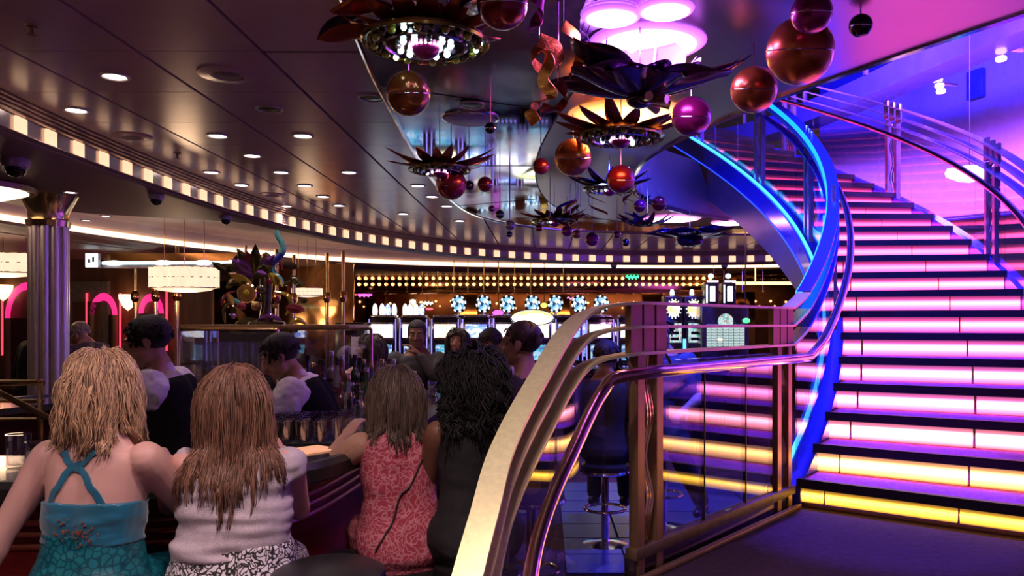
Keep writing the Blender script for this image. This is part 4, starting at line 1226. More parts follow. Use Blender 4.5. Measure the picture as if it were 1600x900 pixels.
for u, v, r, m in ((400, 478, .035, gam), (412, 487, .03, gp), (378, 478, .03, gr_), (368, 430, .024, gr_), (388, 440, .03, gbk), (418, 462, .028, gy), (430, 478, .022, gam), (398, 512, .04, gbk), (374, 506, .028, gy), (446, 514, .03, gbk), (462, 516, .02, gt), (420, 440, .03, gr_), (408, 452, .036, gbk), (365, 494, .02, gp)):
    b = MB(); b.ell(S(u, v, random.uniform(-.10, .03)), (r, r * .8, r * .9), 12, 8); b.build('bauble', m, sc)
for i in range(5):
    b = MB(); c = S(372 + 18 * i, 522, -.12 + .02 * (i % 2)); b.lathe([(.02, -.0), (.06, .012), (.075, .03), (.06, .02), (0, .01)], c, 14); b.build('saucer', (gy, gbk, gp, gbk, gy)[i], sc)

# ---------------------------------------------------------------- bar stools
def stool(p, lab, seat=.74):
    t = thing('bar_stool', lab, 'stool', p)
    b = MB(); b.lathe([(0, seat - .08), (.17, seat - .08), (.185, seat - .05), (.18, seat - .015), (.15, seat), (0, seat + .004)], p, 28); b.build('seat', K['leather'], t)
    b = MB(); b.lathe([(.186, seat - .075), (.192, seat - .065), (.186, seat - .05)], p, 28); b.build('seat_ring', K['chrome'], t)
    b = MB(); b.tube([V(p) + V((0, 0, .02)), V(p) + V((0, 0, seat - .08))], .028, 12); b.build('pole', K['chrome'], t)
    b = MB(); b.lathe([(0, 0), (.20, 0), (.19, .018), (.05, .04), (0, .04)], p, 28); b.build('base', K['chrome'], t)
    b = MB(); b.tube([V(p) + V((.15 * math.cos(k * .4), .15 * math.sin(k * .4), .28)) for k in range(16)], .011, 8, closed=True); b.build('foot_ring', K['brass'], t)
    return t
# brass service rail at the left
rl = thing('brass_service_rail', 'low brass rail of three tubes at the left picture edge inside the bar', 'railing', (-2.75, 4.3, 0))
for z, y in ((1.32, 4.35), (1.22, 4.35), (1.12, 4.35)):
    b = MB(); b.tube([(-3.55, y, z), (-2.72, y, z)], .016 if z > 1.3 else .010, 8); b.build('tube', K['brass'], rl)
for x in (-3.5, -3.1, -2.74):
    b = MB(); b.tube([(x, 4.35, .0), (x, 4.35, 1.34)], .016, 8); b.build('post', K['brass'], rl)
b = MB(); b.tube([(-2.9, 4.2, 1.30), (-2.25, 3.75, 1.16), (-2.2, 3.72, 1.09)], .016, 8); b.build('sloping_tube', K['brass'], rl)
# lucite boxes etc. on the counter at left handled above

# ================================================================ FLUTED COLUMN
cp = V((-4.13, 6.67, 0))
cl = thing('fluted_column', 'column of bundled shiny metal tubes at the left', 'column', cp)
colm = mat('satin_lilac_steel', (.72, .60, .62), .3, .9, .08, 6)
b = MB(); b.lathe([(.11, 0), (.11, 2.70)], cp, 20); b.build('core', K['bronze'], cl)
for i in range(10):
    a = 2 * PI * i / 10
    b = MB(); q = cp + V((.115 * math.cos(a), .115 * math.sin(a), 0)); b.lathe([(.036, .05), (.036, 2.50)], q, 14); b.build('tube', colm, cl)
b = MB(); b.lathe([(.16, 2.44), (.17, 2.49), (.15, 2.50), (.15, 2.56), (.22, 2.70)], cp, 28); b.build('capital', K['brass'], cl)
b = MB(); b.lathe([(.19, 0), (.19, .05), (.16, .07), (.15, .06)], cp, 28); b.build('base', K['brass'], cl)

# ================================================================ CASINO BACKGROUND
scr = [screen_mat('white_blue_screen', [(1, .9, .8), (.75, .85, 1), (1, 1, 1), (.9, .8, 1)], 2.4, 3), screen_mat('yellow_white_screen', [(1, .85, .4), (1, .95, .8), (1, 1, 1), (1, .7, .8)], 2.2, 4), screen_mat('blue_screen', [(.2, .35, 1), (.8, .9, 1), (.15, .2, .9), (.6, .8, 1)], 2.0, 5)]
lows = screen_mat('teal_lower_screen', [(.1, .5, .7), (.4, .7, .9), (.1, .2, .6), (.7, .8, .9)], 1.0, 6)
cab = mat('black_cabinet', (.02, .018, .026), .25, .2, .2, coat=.4)
edge_l = glow('violet_edge_light', (.35, .25, 1), 1.6)
ringl = glow('cold_ring_light', (.70, .85, 1.0), 1.5)
facel = screen_mat('topper_face', [(.25, .6, .9), (.8, .95, 1), (.1, .3, .6), (.02, .05, .12)], 1.3, 4)
def slot(p, label, group, scm, topper=False, tall=0.0):
    t = thing('slot_machine', label, 'slot machine', p, 0, group); t['local'] = 1
    O = (0, 0, 0)
    def part(n, b, m, par=t, **k): return b.build(n, m, par, off=O, **k)
    part('base', MB().box((0, .05, .32), (.44, .55, .64), 0, .01), cab)
    part('cabinet', MB().box((0, .10, 1.18 + tall / 2), (.46, .46, 1.08 + tall), 0, .02), cab)
    z = 1.50 + tall
    f = part('screen_frame', MB().box((0, -.135, z), (.42, .03, .30), 0, .012), K['chrome'])
    part('screen', MB().box((0, -.155, z), (.36, .012, .22), 0, .002), scm)
    part('lower_screen', MB().box((0, -.14, 1.14), (.32, .012, .26), 0, .002), lows)
    part('button_deck', MB().box((0, -.26, .88), (.44, .26, .06), 0, .012, Matrix.Rotation(.2, 3, 'X')), cab)
    b = MB()
    for i in range(5): b.box((-.14 + .07 * i, -.30, .918), (.04, .03, .012), 0, .003)
    part('buttons', b, edge_l)
    for s in (-1, 1):
        part('edge_light', MB().tube([(s * .222, -.135, 1.0), (s * .226, -.15, 1.3), (s * .222, -.135, 1.70 + tall)], .008, 6), edge_l)
    part('top_cap', MB().box((0, .06, 1.74 + tall), (.40, .40, .05), 0, .02), K['chrome'])
    if topper:
        z = 1.97 + tall
        part('topper_neck', MB().lathe([(.03, 1.76 + tall), (.03, z - .12)], (0, .1, 0), 10), K['chrome'])
        o = part('topper', MB().lathe([(0, -.03), (.165, -.03), (.175, 0), (.165, .03), (0, .03)], (0, .10, z), 24, rx), cab)
        part('topper_face', MB().lathe([(0, .042), (.12, .042), (.12, .03)], (0, .10, z), 24, rx), facel, o)
        for k in range(8):
            a = 2 * PI * k / 8 + .2
            part('ring_lamp', MB().box((.145 * math.cos(a), .055, z + .145 * math.sin(a)), (.055, .02, .035), 0, .008, Matrix.Rotation(-a - PI / 2, 3, 'Y')), ringl, o)
    return t
rx = Matrix.Rotation(PI / 2, 3, 'X')
def ux(u, Y): return (u - 850) / FPX * Y
us = [600, 648, 697, 745, 793, 841, 889, 937, 985]
for i, u in enumerate(us):
    slot(V((ux(u, 13.5), 13.5, 0)), 'slot machine in the front row, number %s from the left behind the far bar guests' % ('one two three four five six seven eight nine'.split()[i]), 'front row slot machines', scr[(0, 0, 1, 2, 0, 1, 2, 0, 1)[i]])
for i, u in enumerate((716, 755, 793, 832, 868, 905, 940)):
    slot(V((ux(u, 15.0), 15.0, 0)), 'slot machine with a round lit topper in the back row, %s from the left' % ('first second third fourth fifth sixth seventh'.split()[i]), 'back row slot machines with round toppers', scr[i % 3], True, .02).scale = (.88, 1, 1)
# big oval sign on the front row
c = V((ux(832, 13.3), 13.3, 1.72)); t = thing('oval_sign', 'large white oval lit sign over the slot machines', 'sign', c)
b = MB(); b.ell(c, (.37, .05, .145), 32, 12); b.build('sign_case', K['chrome'], t)
b = MB(); b.ell(c + V((0, -.025, 0)), (.345, .035, .125), 32, 12); b.build('sign_face', screen_mat('sign_face', [(1, .95, 1), (1, 1, 1), (1, 1, 1), (.9, .95, 1), (1, .98, .9), (.7, .9, .2)], 2.2, 3), t)
b = MB(); b.box((c.x, c.y + .02, 1.615), (.1, .04, .12)); b.box((c.x, c.y + .15, 1.70), (.04, .3, .04)); b.build('bracket', K['chrome'], t)
# oval reels signs at left
for i, (u, m) in enumerate(((586, 1), (597, 0), (606, 2), (616, 0), (633, 1), (641, 0), (650, 1), (659, 2))):
    c = V((ux(u, 15.2), 15.2, 1.86)); t = thing('oval_lamp', 'small upright oval lit sign behind the left slot machines, %s from the left' % 'first second third fourth fifth sixth seventh eighth'.split()[i], 'sign', c, 0, 'row of small oval lit signs')
    b = MB(); b.ell(c, (.05, .03, .14), 14, 10); b.build('lamp_face', scr[m], t)
    b = MB(); b.ell(c + V((0, .02, 0)), (.06, .03, .155), 14, 10); b.build('case', cab, t)
b = MB(); b.box((ux(623, 15.3), 15.35, .85), (1.15, .35, 1.7), 0, .02); tag(b.build('sign_stand', cab), 'tall black stand carrying the small oval lit signs', 'stand')
b = MB(); b.box((ux(552, 12.6), 12.6, .82), (.46, .5, 1.64), 0, .02); tag(b.build('cash_machine', cab), 'black machine cabinet left of the first slot machine', 'machine')
# machines seen above the brass rail at right
wheel = screen_mat('wheel_face', [(1, .9, .9), (1, .6, .5), (1, 1, 1), (.9, .7, .2)], 2.0, 5)
pay = screen_mat('pay_table', [(.75, .95, .9), (.2, .75, .75), (.7, .9, .95), (.5, .35, .3), (.85, .9, .9)], .85, 9)
for i, (u, lab) in enumerate(((1052, 'slot machine with an oval wheel on top, left of two above the brass rail'), (1083, 'slot machine with an oval wheel on top, right of two above the brass rail'))):
    p = V((ux(u, 11.0), 11.0, 0)); t = thing('wheel_slot_machine', lab, 'slot machine', p); t['local'] = 1
    O = (0, 0, 0)
    MB().box((0, .1, .80), (.25, .45, 1.60), 0, .015).build('cabinet', cab, t, off=O)
    MB().box((0, .12, 1.80), (.26, .3, .42), 0, .02).build('top_box', cab, t, off=O)
    MB().ell((0, -.05, 1.83), (.085, .03, .115), 20, 10).build('wheel_face', wheel, t, off=O)
    for k in range(14): MB().ell((.10 * math.cos(k * .449), -.05, 1.83 + .13 * math.sin(k * .449)), .010, 6, 4).build('wheel_bulb', ringl, t, off=O)
    MB().box((0, -.135, 1.50), (.18, .012, .26), 0, .003).build('screen', pay, t, off=O)
    for k in range(3): MB().box((0, -.145, 1.42 + .08 * k), (.11, .008, .04), 0, .003).build('reel_window', cab, t, off=O)
    MB().lathe([(0, 2.02), (.03, 2.02), (.032, 2.06), (.02, 2.10), (0, 2.10)], (0, .1, 0), 12).build('beacon', ringl, t, off=O)
    MB().tube([(.13, -.14, 1.28), (.13, -.14, 1.42)], .022, 8).build('side_light', glow('blue_side_light', (.1, .5, 1), 2.0) if i == 0 else ringl, t, off=O)
p = V((ux(1132, 10.6), 10.6, 0)); t = thing('pay_table_machine', 'wide machine with a pale green pay table grid, above the brass rail beside the stair', 'slot machine', p); t['local'] = 1
O = (0, 0, 0)
MB().box((0, .2, .93), (.62, .5, 1.86), 0, .015).build('cabinet', cab, t, off=O)
for i in range(7):
    for j in range(8):
        MB().box((-.215 + .072 * i, -.058, 1.31 + .036 * j), (.064, .012, .030)).build('pay_cell', pay if (i, j) != (2, 3) else scr[1], t, smooth=False, off=O)
MB().lathe([(0, .0), (.10, 0), (.10, .014), (0, .014)], (0, -.06, 1.66), 20, rx).build('round_dial', pay, t, off=O)
MB().box((0, -.058, 1.602), (.5, .012, .028)).build('blue_bar', edge_l, t, off=O)
for s in (-.17, .06):
    MB().box((s, .1, 2.02), (.17, .3, .30), 0, .02).build('top_box', cab, t, off=O)
    MB().box((s, -.06, 2.02), (.07, .012, .20), 0, .03).build('screen', scr[0], t, off=O)
    MB().tube([(s - .075, -.06, 1.90), (s - .075, -.06, 2.14)], .012, 6).build('edge_light', ringl, t, off=O)
    MB().tube([(s - .07, -.06, 2.185), (s + .075, -.06, 2.185)], .012, 6).build('edge_light', glow('violet_bar', (.8, .6, 1), 2.6), t, off=O)
    MB().ell((s, .05, 2.26), (.04, .04, .035), 12, 8).build('beacon', ringl, t, off=O)
# bronze canopy with two rows of bulbs
cx0, cx1, cy = -4.25, 3.7, 17.4
can = thing('bulb_canopy', 'long bronze mirrored canopy with two rows of warm bulbs over the slot machines', 'canopy', ((cx0 + cx1) / 2, cy, 2.74))
b = MB(); b.box(((cx0 + cx1) / 2, cy + .3, 2.50), (cx1 - cx0, .6, .36), 0, .01); b.build('fascia', K['gold'], can)
b = MB(); b.box(((cx0 + cx1) / 2, cy + .28, 2.30), (cx1 - cx0 + .1, .7, .05), 0, .02); b.build('lip', mat('bright_brass_lip', (.85, .45, .15), .2, 1.0), can)
bl = None
for r_ in range(2):
    for i in range(54):
        x = cx0 + .08 + (cx1 - cx0 - .16) * i / 53
        if bl is None:
            o = MB().ell((0, 0, 0), (.036, .03, .036), 10, 6).build('bulb', glow('amber_bulb', (1, .48, .17), 3.2), can, off=(0, 0, 0)); bl = o.data
        else: o = link_mesh('bulb', bl, can, (0, 0, 0))
        o.location = V((x, cy - .015, 2.60 - .135 * r_)) - can.location
o = link(bpy.data.objects.new('canopy_lamp', bpy.data.lights.new('canopy_lamp', 'AREA')))
o.data.shape = 'RECTANGLE'; o.data.size = 7; o.data.size_y = .1; o.data.energy = 25; o.data.color = (1, .5, .2)
o.location = (0, 18.2, 2.25); o.rotation_euler = (0.6, 0, 0)
wb = bpy.data.objects['wall_back']
for i in range(46):  # small glowing beads stand in for lights reflected in the bronze wall
    if i % 9 == 4: continue
    o = link_mesh('bulb', bl, wb, (0, 0, 0)); o.location = (-8.4 + .38 * i, 19.97, 2.14 + .03 * math.sin(i * .9)); o.scale = (.8, .8, .8)
    o = link_mesh('bulb', bl, wb, (0, 0, 0)); o.location = (-8.3 + .38 * i, 19.97, 2.02 + .03 * math.sin(i * .9)); o.scale = (.6, .6, .6)
for i in range(6):
    b = MB(); b.box((-6.5 + 2.3 * i, 19.93, 1.2), (.5, .1, 2.4), 0, .02); b.build('pilaster', K['gold'], wb)
# small neon signs of the far hall
for (u, v, Y, w, h, col, lab) in ((569, 461, 18.6, .34, .10, (1, .12, .7), 'pink neon squiggle sign in the far hall'), (553, 459, 18.5, .14, .10, (1, .12, .10), 'red neon arc sign at the left of the far hall'), (541, 458, 16.8, .07, .14, (1, .6, .7), 'pink glowing lamp at the left end of the bulb canopy'), (667, 474, 18.5, .26, .10, (1, .75, .6), 'warm white oval sign in the far hall'), (671, 483, 18.4, .18, .06, (1, .05, .12), 'small red sign under the warm white oval sign'), (778, 489, 15.9, .22, .12, (.75, .1, .8), 'purple neon sign between the round toppers'), (850, 477, 16.0, .14, .10, (1, .7, .1), 'small yellow lit sign between round toppers'), (900, 466, 18.0, .4, .06, (1, .25, .45), 'pink line of light right of the toppers'), (988, 433, 17.2, .26, .10, (.05, .9, .3), 'green glowing lamp over the railing at the canopy'), (1166, 501, 10.4, .10, .07, (.05, .8, .2), 'green glowing lamp beside the pay table machine'), (645, 473, 18.4, .16, .16, (1, .72, .5), 'round warm lamp in the far hall')):
    c = atd(u, v, Y); t = thing('neon_sign', lab, 'sign', c)
    if w > .2 and h < .12:
        b = MB(); b.tube([c + V((-w / 2 + w * k / 14, 0, h * .35 * math.sin(k * 1.6))) for k in range(15)], h * .22, 6)
    else:
        b = MB(); b.ell(c, (w / 2, .03, h / 2), 16, 8)
    b.build('neon_tube', glow('neon', col, 2.4), t)
    b = MB(); b.box(c + V((0, .05, 0)), (w * 1.05, .03, h * 1.1), 0, .01); b.build('back_plate', cab, t)
    b = MB(); b.tube([c + V((0, .05, h * .5)), V((c.x, c.y + .05, overhead(c.x, c.y + .05)))], .008, 5); b.build('hanger', K['black'], t)
# hanging brass droplet rods in front of the far hall
for i, u in enumerate((604, 636, 660, 684, 709, 731, 756, 779, 804, 829, 880, 1115, 1131, 1160, 1192)):
    Y = 15.9; x = ux(u, Y)
    t = thing('droplet_rod', 'thin hanging rod with brass droplet before the far canopy, number %s from the left' % 'one two three four five six seven eight nine ten eleven twelve thirteen fourteen fifteen'.split()[i], 'rod', (x, Y, overhead(x, Y)), 0, 'hanging droplet rods of the far hall')
    b = MB(); b.tube([(x, Y, overhead(x, Y)), (x, Y, 2.25)], .008, 5); b.build('rod', K['brass'], t)
    b = MB(); b.lathe([(0, 2.20), (.022, 2.235), (.008, 2.28), (0, 2.29)], (x, Y, 0), 8); b.build('droplet', K['brass'], t)
# gilded flat dome at the right of the canopy
b = MB(); b.lathe([(1.5, 0), (1.45, -.03), (1.0, -.05), (.95, -.02), (.5, -.03), (.45, -.06), (0, -.07)], (5.1, 17.6, 2.66), 40)
tag(b.build('gilded_ceiling_rose', K['gold']), 'gilded round ceiling disc to the right of the bulb canopy', 'ceiling disc')
b = MB(); b.tube([(3.75, 15.9, 2.42), (6.6, 15.9, 2.42)], .03, 8); b.tube([(4.2, 15.9, 2.42), (4.2, 15.9, overhead(4.2, 15.9))], .01, 5); tag(b.build('linear_light', glow('amber_line', (1, .55, .2), 3.5)), 'amber line of light under the gilded disc', 'lamp')

# ---------------------------------------------------------------- left hall: wall with neon arches, door, sconces
WY = 12.98
neonp = glow('magenta_neon', (1.0, .02, .24), 1.15)
for i, (u, v, r, lab) in enumerate(((48, 497, .36, 'magenta neon arch at the far left behind the fluted column'), (166, 492, .22, 'magenta neon arch in the middle, right of the grey doorway'), (240, 490, .20, 'magenta neon arch at the right, above the bartender'))):
    c = V((ux(u, WY), WY - .05, EYE + (503 - v) / FPX * WY))
    t = thing('neon_arch', lab, 'neon arch', V((c.x, c.y, 0)))
    b = MB()
    b.strip([[c + V((math.cos(a) * q, dy, math.sin(a) * q * 1.6)) for q, dy in ((r, -.02), (r, -.04), (r - .075, -.04), (r - .075, -.02))] for a in [PI * k / 20 for k in range(21)]], closed_prof=True); b.build('arch_light', neonp, t)
    b = MB(); b.prism([(c.x - r + .075, c.y - .0), (c.x + r - .075, c.y - .0), (c.x + r - .075, c.y + .04), (c.x - r + .075, c.y + .04)], .05, c.z); b.build('niche_back', mat('dark_niche', (.05, .01, .015), .4), t)
    for s in (-1, 1):
        b = MB(); b.tube([c + V((s * (r + .05), -.03, .35)), c + V((s * (r + .05), -.03, -.6))], .018, 6); b.build('neon_tube', glow('red_neon', (1, .04, .08), 2.0), t)
        b = MB(); b.tube([V((c.x + s * (r - .04), c.y - .03, 0)), c + V((s * (r - .04), -.03, 0))], .05, 8); b.build('jamb', K['wood'], t)
d1 = setting(MB().box((ux(140, WY), WY - .02, 1.16), (.66, .08, 2.3), 0, .01).build('door_1', mat('grey_green_frame', (.16, .14, .11), .6), smooth=False))
b = MB(); b.box((ux(140, WY), WY - .07, 1.03), (.46, .04, 1.9), 0, .01); b.build('door_leaf', mat('dark_red_door', (.12, .04, .03), .4), d1)
b = MB(); b.tube([(ux(140, WY) + .18, WY - .11, .95), (ux(140, WY) + .18, WY - .11, 1.15)], .012, 6); b.build('handle', K['brass'], d1)
for u, v, lab in ((5, 455, 'warm glowing wall sconce at the left picture edge'), (200, 470, 'warm glowing wall sconce between the two right neon arches')):
    c = atd(u, v, WY - .14); t = thing('wall_sconce', lab, 'wall lamp', c)
    b = MB(); b.lathe([(0, -.16), (.07, -.10), (.13, .02), (.14, .10), (.12, .10), (0, .06)], c, 16); b.build('shade', glow('sconce_shade', (1, .62, .30), 3.2, True), t)
    b = MB(); b.tube([c + V((0, 0, -.12)), c + V((0, .12, -.14))], .02, 6); b.build('arm', K['brass'], t)
c = atd(145, 407, 11.2); t = thing('lit_sign', 'square white lit sign hanging from the ceiling left of the cyan line light', 'sign', c)
b = MB(); b.box(c, (.19, .05, .21), 0, .008); b.build('case', shell, t)
b = MB(); b.box(c + V((0, -.03, 0)), (.17, .012, .19), 0, .003); b.build('face', glow('sign_white', (.85, .95, 1), 2.8), t)
b = MB(); b.box(c + V((-.03, -.04, -.01)), (.035, .01, .05)); b.box(c + V((.03, -.04, .01)), (.03, .01, .07)); b.build('sign_mark', mat('sign_grey', (.25, .3, .35), .5), t)
b = MB(); b.tube([c + V((0, 0, .10)), V((c.x, c.y, 2.74))], .012, 6); b.build('hanger', K['chrome'], t)
p0, p1 = atd(160, 411, 11.3), atd(386, 410, 11.3)
t = thing('line_light', 'long cyan white line of light under the mirrored left soffit', 'lamp', p0)
b = MB(); b.tube([p0, p1], .022, 8); b.build('light_tube', glow('cyan_white_tube', (.55, .95, 1), 2.0), t)
for f in (.08, .42, .7, .92):
    b = MB(); q = p0.lerp(p1, f); b.ell(q + V((0, -.01, 0)), (.14, .03, .035), 12, 6); b.build('bright_lamp', glow('cyan_white_lamp', (.8, 1, 1), 5), t)
b = MB(); b.box((p0 + p1) / 2 + V((0, .06, .075)), ((p1 - p0).length, .06, .12)); b.build('mirrored_fascia', K['gold'], t)
b = MB(); b.box((p0 + p1) / 2 + V((0, .05, -.05)), ((p1 - p0).length + .2, .1, .05)); b.build('lower_ledge', shell, t)
for f in (.02, .98):
    b = MB(); q = p0.lerp(p1, f); b.tube([q + V((0, .06, .1)), V((q.x, q.y + .06, 2.74))], .02, 6); b.build('hanger', K['chrome'], t)
def chandelier(c, w, d, h, lab, g):
    t = thing('drum_chandelier', lab, 'chandelier', c)
    b = MB()
    n = 24
    for k in range(n):
        a = 2 * PI * k / n
        q = c + V((w / 2 * math.cos(a), d / 2 * math.sin(a), 0)); b.box(q, (w * PI / n * .92, .02, h), math.atan2(d * math.cos(a), -w * math.sin(a)), .004)
    b.build('crystal_drum', g, t)
    b = MB()
    b.lathe([(.5, 0), (.42, -.06), (.2, -.10), (0, -.11)], (0, 0, 0), 24); b.v = [(c.x + x * w * .92, c.y + y * d * .92, c.z - h / 2 + z * h * 2.2) for x, y, z in b.v]; b.build('bowl', g, t)
    for z in (h / 2, -h / 2, 0):
        b = MB(); b.tube([c + V((w / 2 * 1.01 * math.cos(k * PI / 12), d / 2 * 1.01 * math.sin(k * PI / 12), z)) for k in range(24)], .010, 6, closed=True); b.build('hoop', K['brass'], t)
    for k in range(3):
        x = c.x + w * .3 * (k - 1)
        b = MB(); b.tube([V((x, c.y, c.z + h / 2)), V((x, c.y, overhead(x, c.y)))], .006, 5); b.build('hanger', K['brass'], t)
    d = bpy.data.lights.new('chandelier_lamp', 'POINT'); d.energy = w * 30; d.color = (1, .62, .36); d.shadow_soft_size = .2
    o = link(bpy.data.objects.new('chandelier_lamp', d)); o.location = c + V((0, 0, -h * .9)); o.parent = t; o.matrix_parent_inverse = Matrix.Translation(-V(c))
chg = glow('warm_crystal', (1, .76, .52), 1.15, True)
chandelier(atd(288, 434, 10.4), .86, .6, .26, 'wide drum chandelier of glowing crystal left of the coloured sculpture', chg)
chandelier(atd(5, 412, 9.5), .9, .6, .22, 'glowing chandelier at the left edge behind the fluted column', chg)
chandelier(atd(480, 456, 13.6), .50, .4, .12, 'small glowing chandelier right of the coloured sculpture', chg)
c = V((-4.40, 6.1, 2.70)); t = thing('ceiling_lamp', 'big bright bowl lamp on the soffit behind the white dome camera', 'lamp', c)
b = MB(); b.lathe([(.42, 0), (.40, -.05), (.25, -.10), (0, -.12)], c, 30); b.build('bowl', glow('warm_bowl', (1, .80, .62), 3.0, True), t)
b = MB(); b.lathe([(.42, 0), (.46, -.01), (.45, -.05), (.41, -.045)], c, 30); b.build('rim', K['bronze'], t)
# brass posts of the hall between sculpture and slot machines
for i, (u, Y) in enumerate(((432, 12.0), (459, 13.0), (511, 12.6), (536, 12.2), (243, 11.9), (276, 11.5), (211, 12.2))):
    x = ux(u, Y); t = thing('brass_post', 'slender brass post in the left hall, ' + ('fourth from the left', 'fifth from the left', 'sixth from the left', 'rightmost beside the slot machines', 'second from the left', 'third from the left', 'leftmost')[i], 'post', (x, Y, 0), 0, 'slender brass posts')
    b = MB(); b.lathe([(.03, 0), (.03, 2.74)], (x, Y, 0), 12); b.build('shaft', K['brass'], t)
    b = MB(); b.lathe([(.035, 1.95), (.06, 2.0), (.06, 2.08), (.035, 2.12)], (x, Y, 0), 12); b.build('collar', K['gold'], t)
b = MB(); b.box((ux(487, 14.6), 14.6, 1.34), (1.55, .12, 2.74), 0, .01)
tag(b.build('bronze_partition', K['gold']), 'bronze mirrored partition between the sculpture and the slot machines', 'partition')
# low railing / gaming table of the left hall
t = thing('gaming_table', 'dark gaming table with brass edge behind the bartender at left', 'table', (-5.6, 9.75, 0))
b = MB(); b.box((-5.6, 9.75, .87), (2.6, 1.0, .08), 0, .03); b.build('top', K['darkwood'], t)
b = MB(); b.tube([(-6.9, 9.24, .90), (-4.3, 9.24, .90)], .03, 8); b.build('brass_edge', K['brass'], t)
for x in (-6.6, -4.6):
    b = MB(); b.box((x, 9.75, .42), (.3, .6, .83), 0, .01); b.build('pedestal', K['wood'], t)

# ================================================================ PEOPLE
DG = bpy.context.evaluated_depsgraph_get
def remesh(mb, name, voxel, smooth=2, zones=True, mats=None, disp=None):
    """one continuous skin over all the shapes in mb; every face keeps the material of the shape it came from"""
    me = bpy.data.meshes.new('raw'); me.from_pydata(mb.v, [], mb.f)
    bm = bmesh.new(); bm.from_mesh(me); bmesh.ops.recalc_face_normals(bm, faces=bm.faces[:]); bm.to_mesh(me); bm.free()
    o = link(bpy.data.objects.new('raw', me))
    md = o.modifiers.new('r', 'REMESH'); md.mode = 'VOXEL'; md.voxel_size = voxel; md.use_smooth_shade = True
    if smooth:
        ms = o.modifiers.new('s', 'SMOOTH'); ms.iterations = smooth; ms.factor = .5
    bpy.context.view_layer.update()
    ev = o.evaluated_get(DG())
    out = bpy.data.meshes.new_from_object(ev)
    out.name = name
    out.materials.clear()
    for m in mats: out.materials.append(m)
    if len(mats) > 1:
        tri = BVHTree.FromPolygons([V(p) for p in mb.v], mb.f)
        co = [v.co for v in out.vertices]
        mi = []
        for p in out.polygons:
            h = tri.find_nearest(p.center)
            mi.append(mb.mi[h[2]] if h[2] is not None else 0)
        out.polygons.foreach_set('material_index', mi)
    else:
        out.polygons.foreach_set('material_index', [0] * len(out.polygons))
    if disp:
        amp, fx, fy, fz = disp
        nr = [v.normal.copy() for v in out.vertices]
        for v, n in zip(out.vertices, nr):
            c = v.co
            v.co = c + n * amp * (noise.noise((c.x * fx, c.y * fy, c.z * fz)) + .5 * noise.noise((c.x * fx * 2.3, c.y * fy * 2.3, c.z * fz * 2.3 + 7)))
    out.polygons.foreach_set('use_smooth', [True] * len(out.polygons))
    out.update()
    bpy.data.objects.remove(o); bpy.data.meshes.remove(me)
    return out
def ik(a, b, l1, l2, pole):
    d = b - a; L = min(d.length, (l1 + l2) * .999)
    d = d.normalized()
    x = (l1 * l1 - l2 * l2 + L * L) / (2 * L)
    h = math.sqrt(max(0, l1 * l1 - x * x))
    p = (pole - d * pole.dot(d)).normalized()
    return a + d * x + p * h, a + d * L
def limb(mb, pts, rad, seg=12, n=5):
    """tapered limb along a poly-line (rounded at the ends)"""
    P, R = [], []
    for i in range(len(pts) - 1):
        for k in range(n):
            f = k / n; P.append(pts[i].lerp(pts[i + 1], f)); R.append(rad[i] + (rad[i + 1] - rad[i]) * f)
    P.append(pts[-1]); R.append(rad[-1])
    d0 = (P[0] - P[1]).normalized(); d1 = (P[-1] - P[-2]).normalized()
    P = [P[0] + d0 * R[0] * .8] + [P[0] + d0 * R[0] * .45] + P + [P[-1] + d1 * R[-1] * .45, P[-1] + d1 * R[-1] * .8]
    R = [R[0] * .5, R[0] * .85] + R + [R[-1] * .85, R[-1] * .5]
    mb.tube(P, R, seg)
def basis(f, u):
    r = f.cross(u).normalized(); u = r.cross(f).normalized()
    return Matrix((r, f, u)).transposed()      # columns: right, forward, up

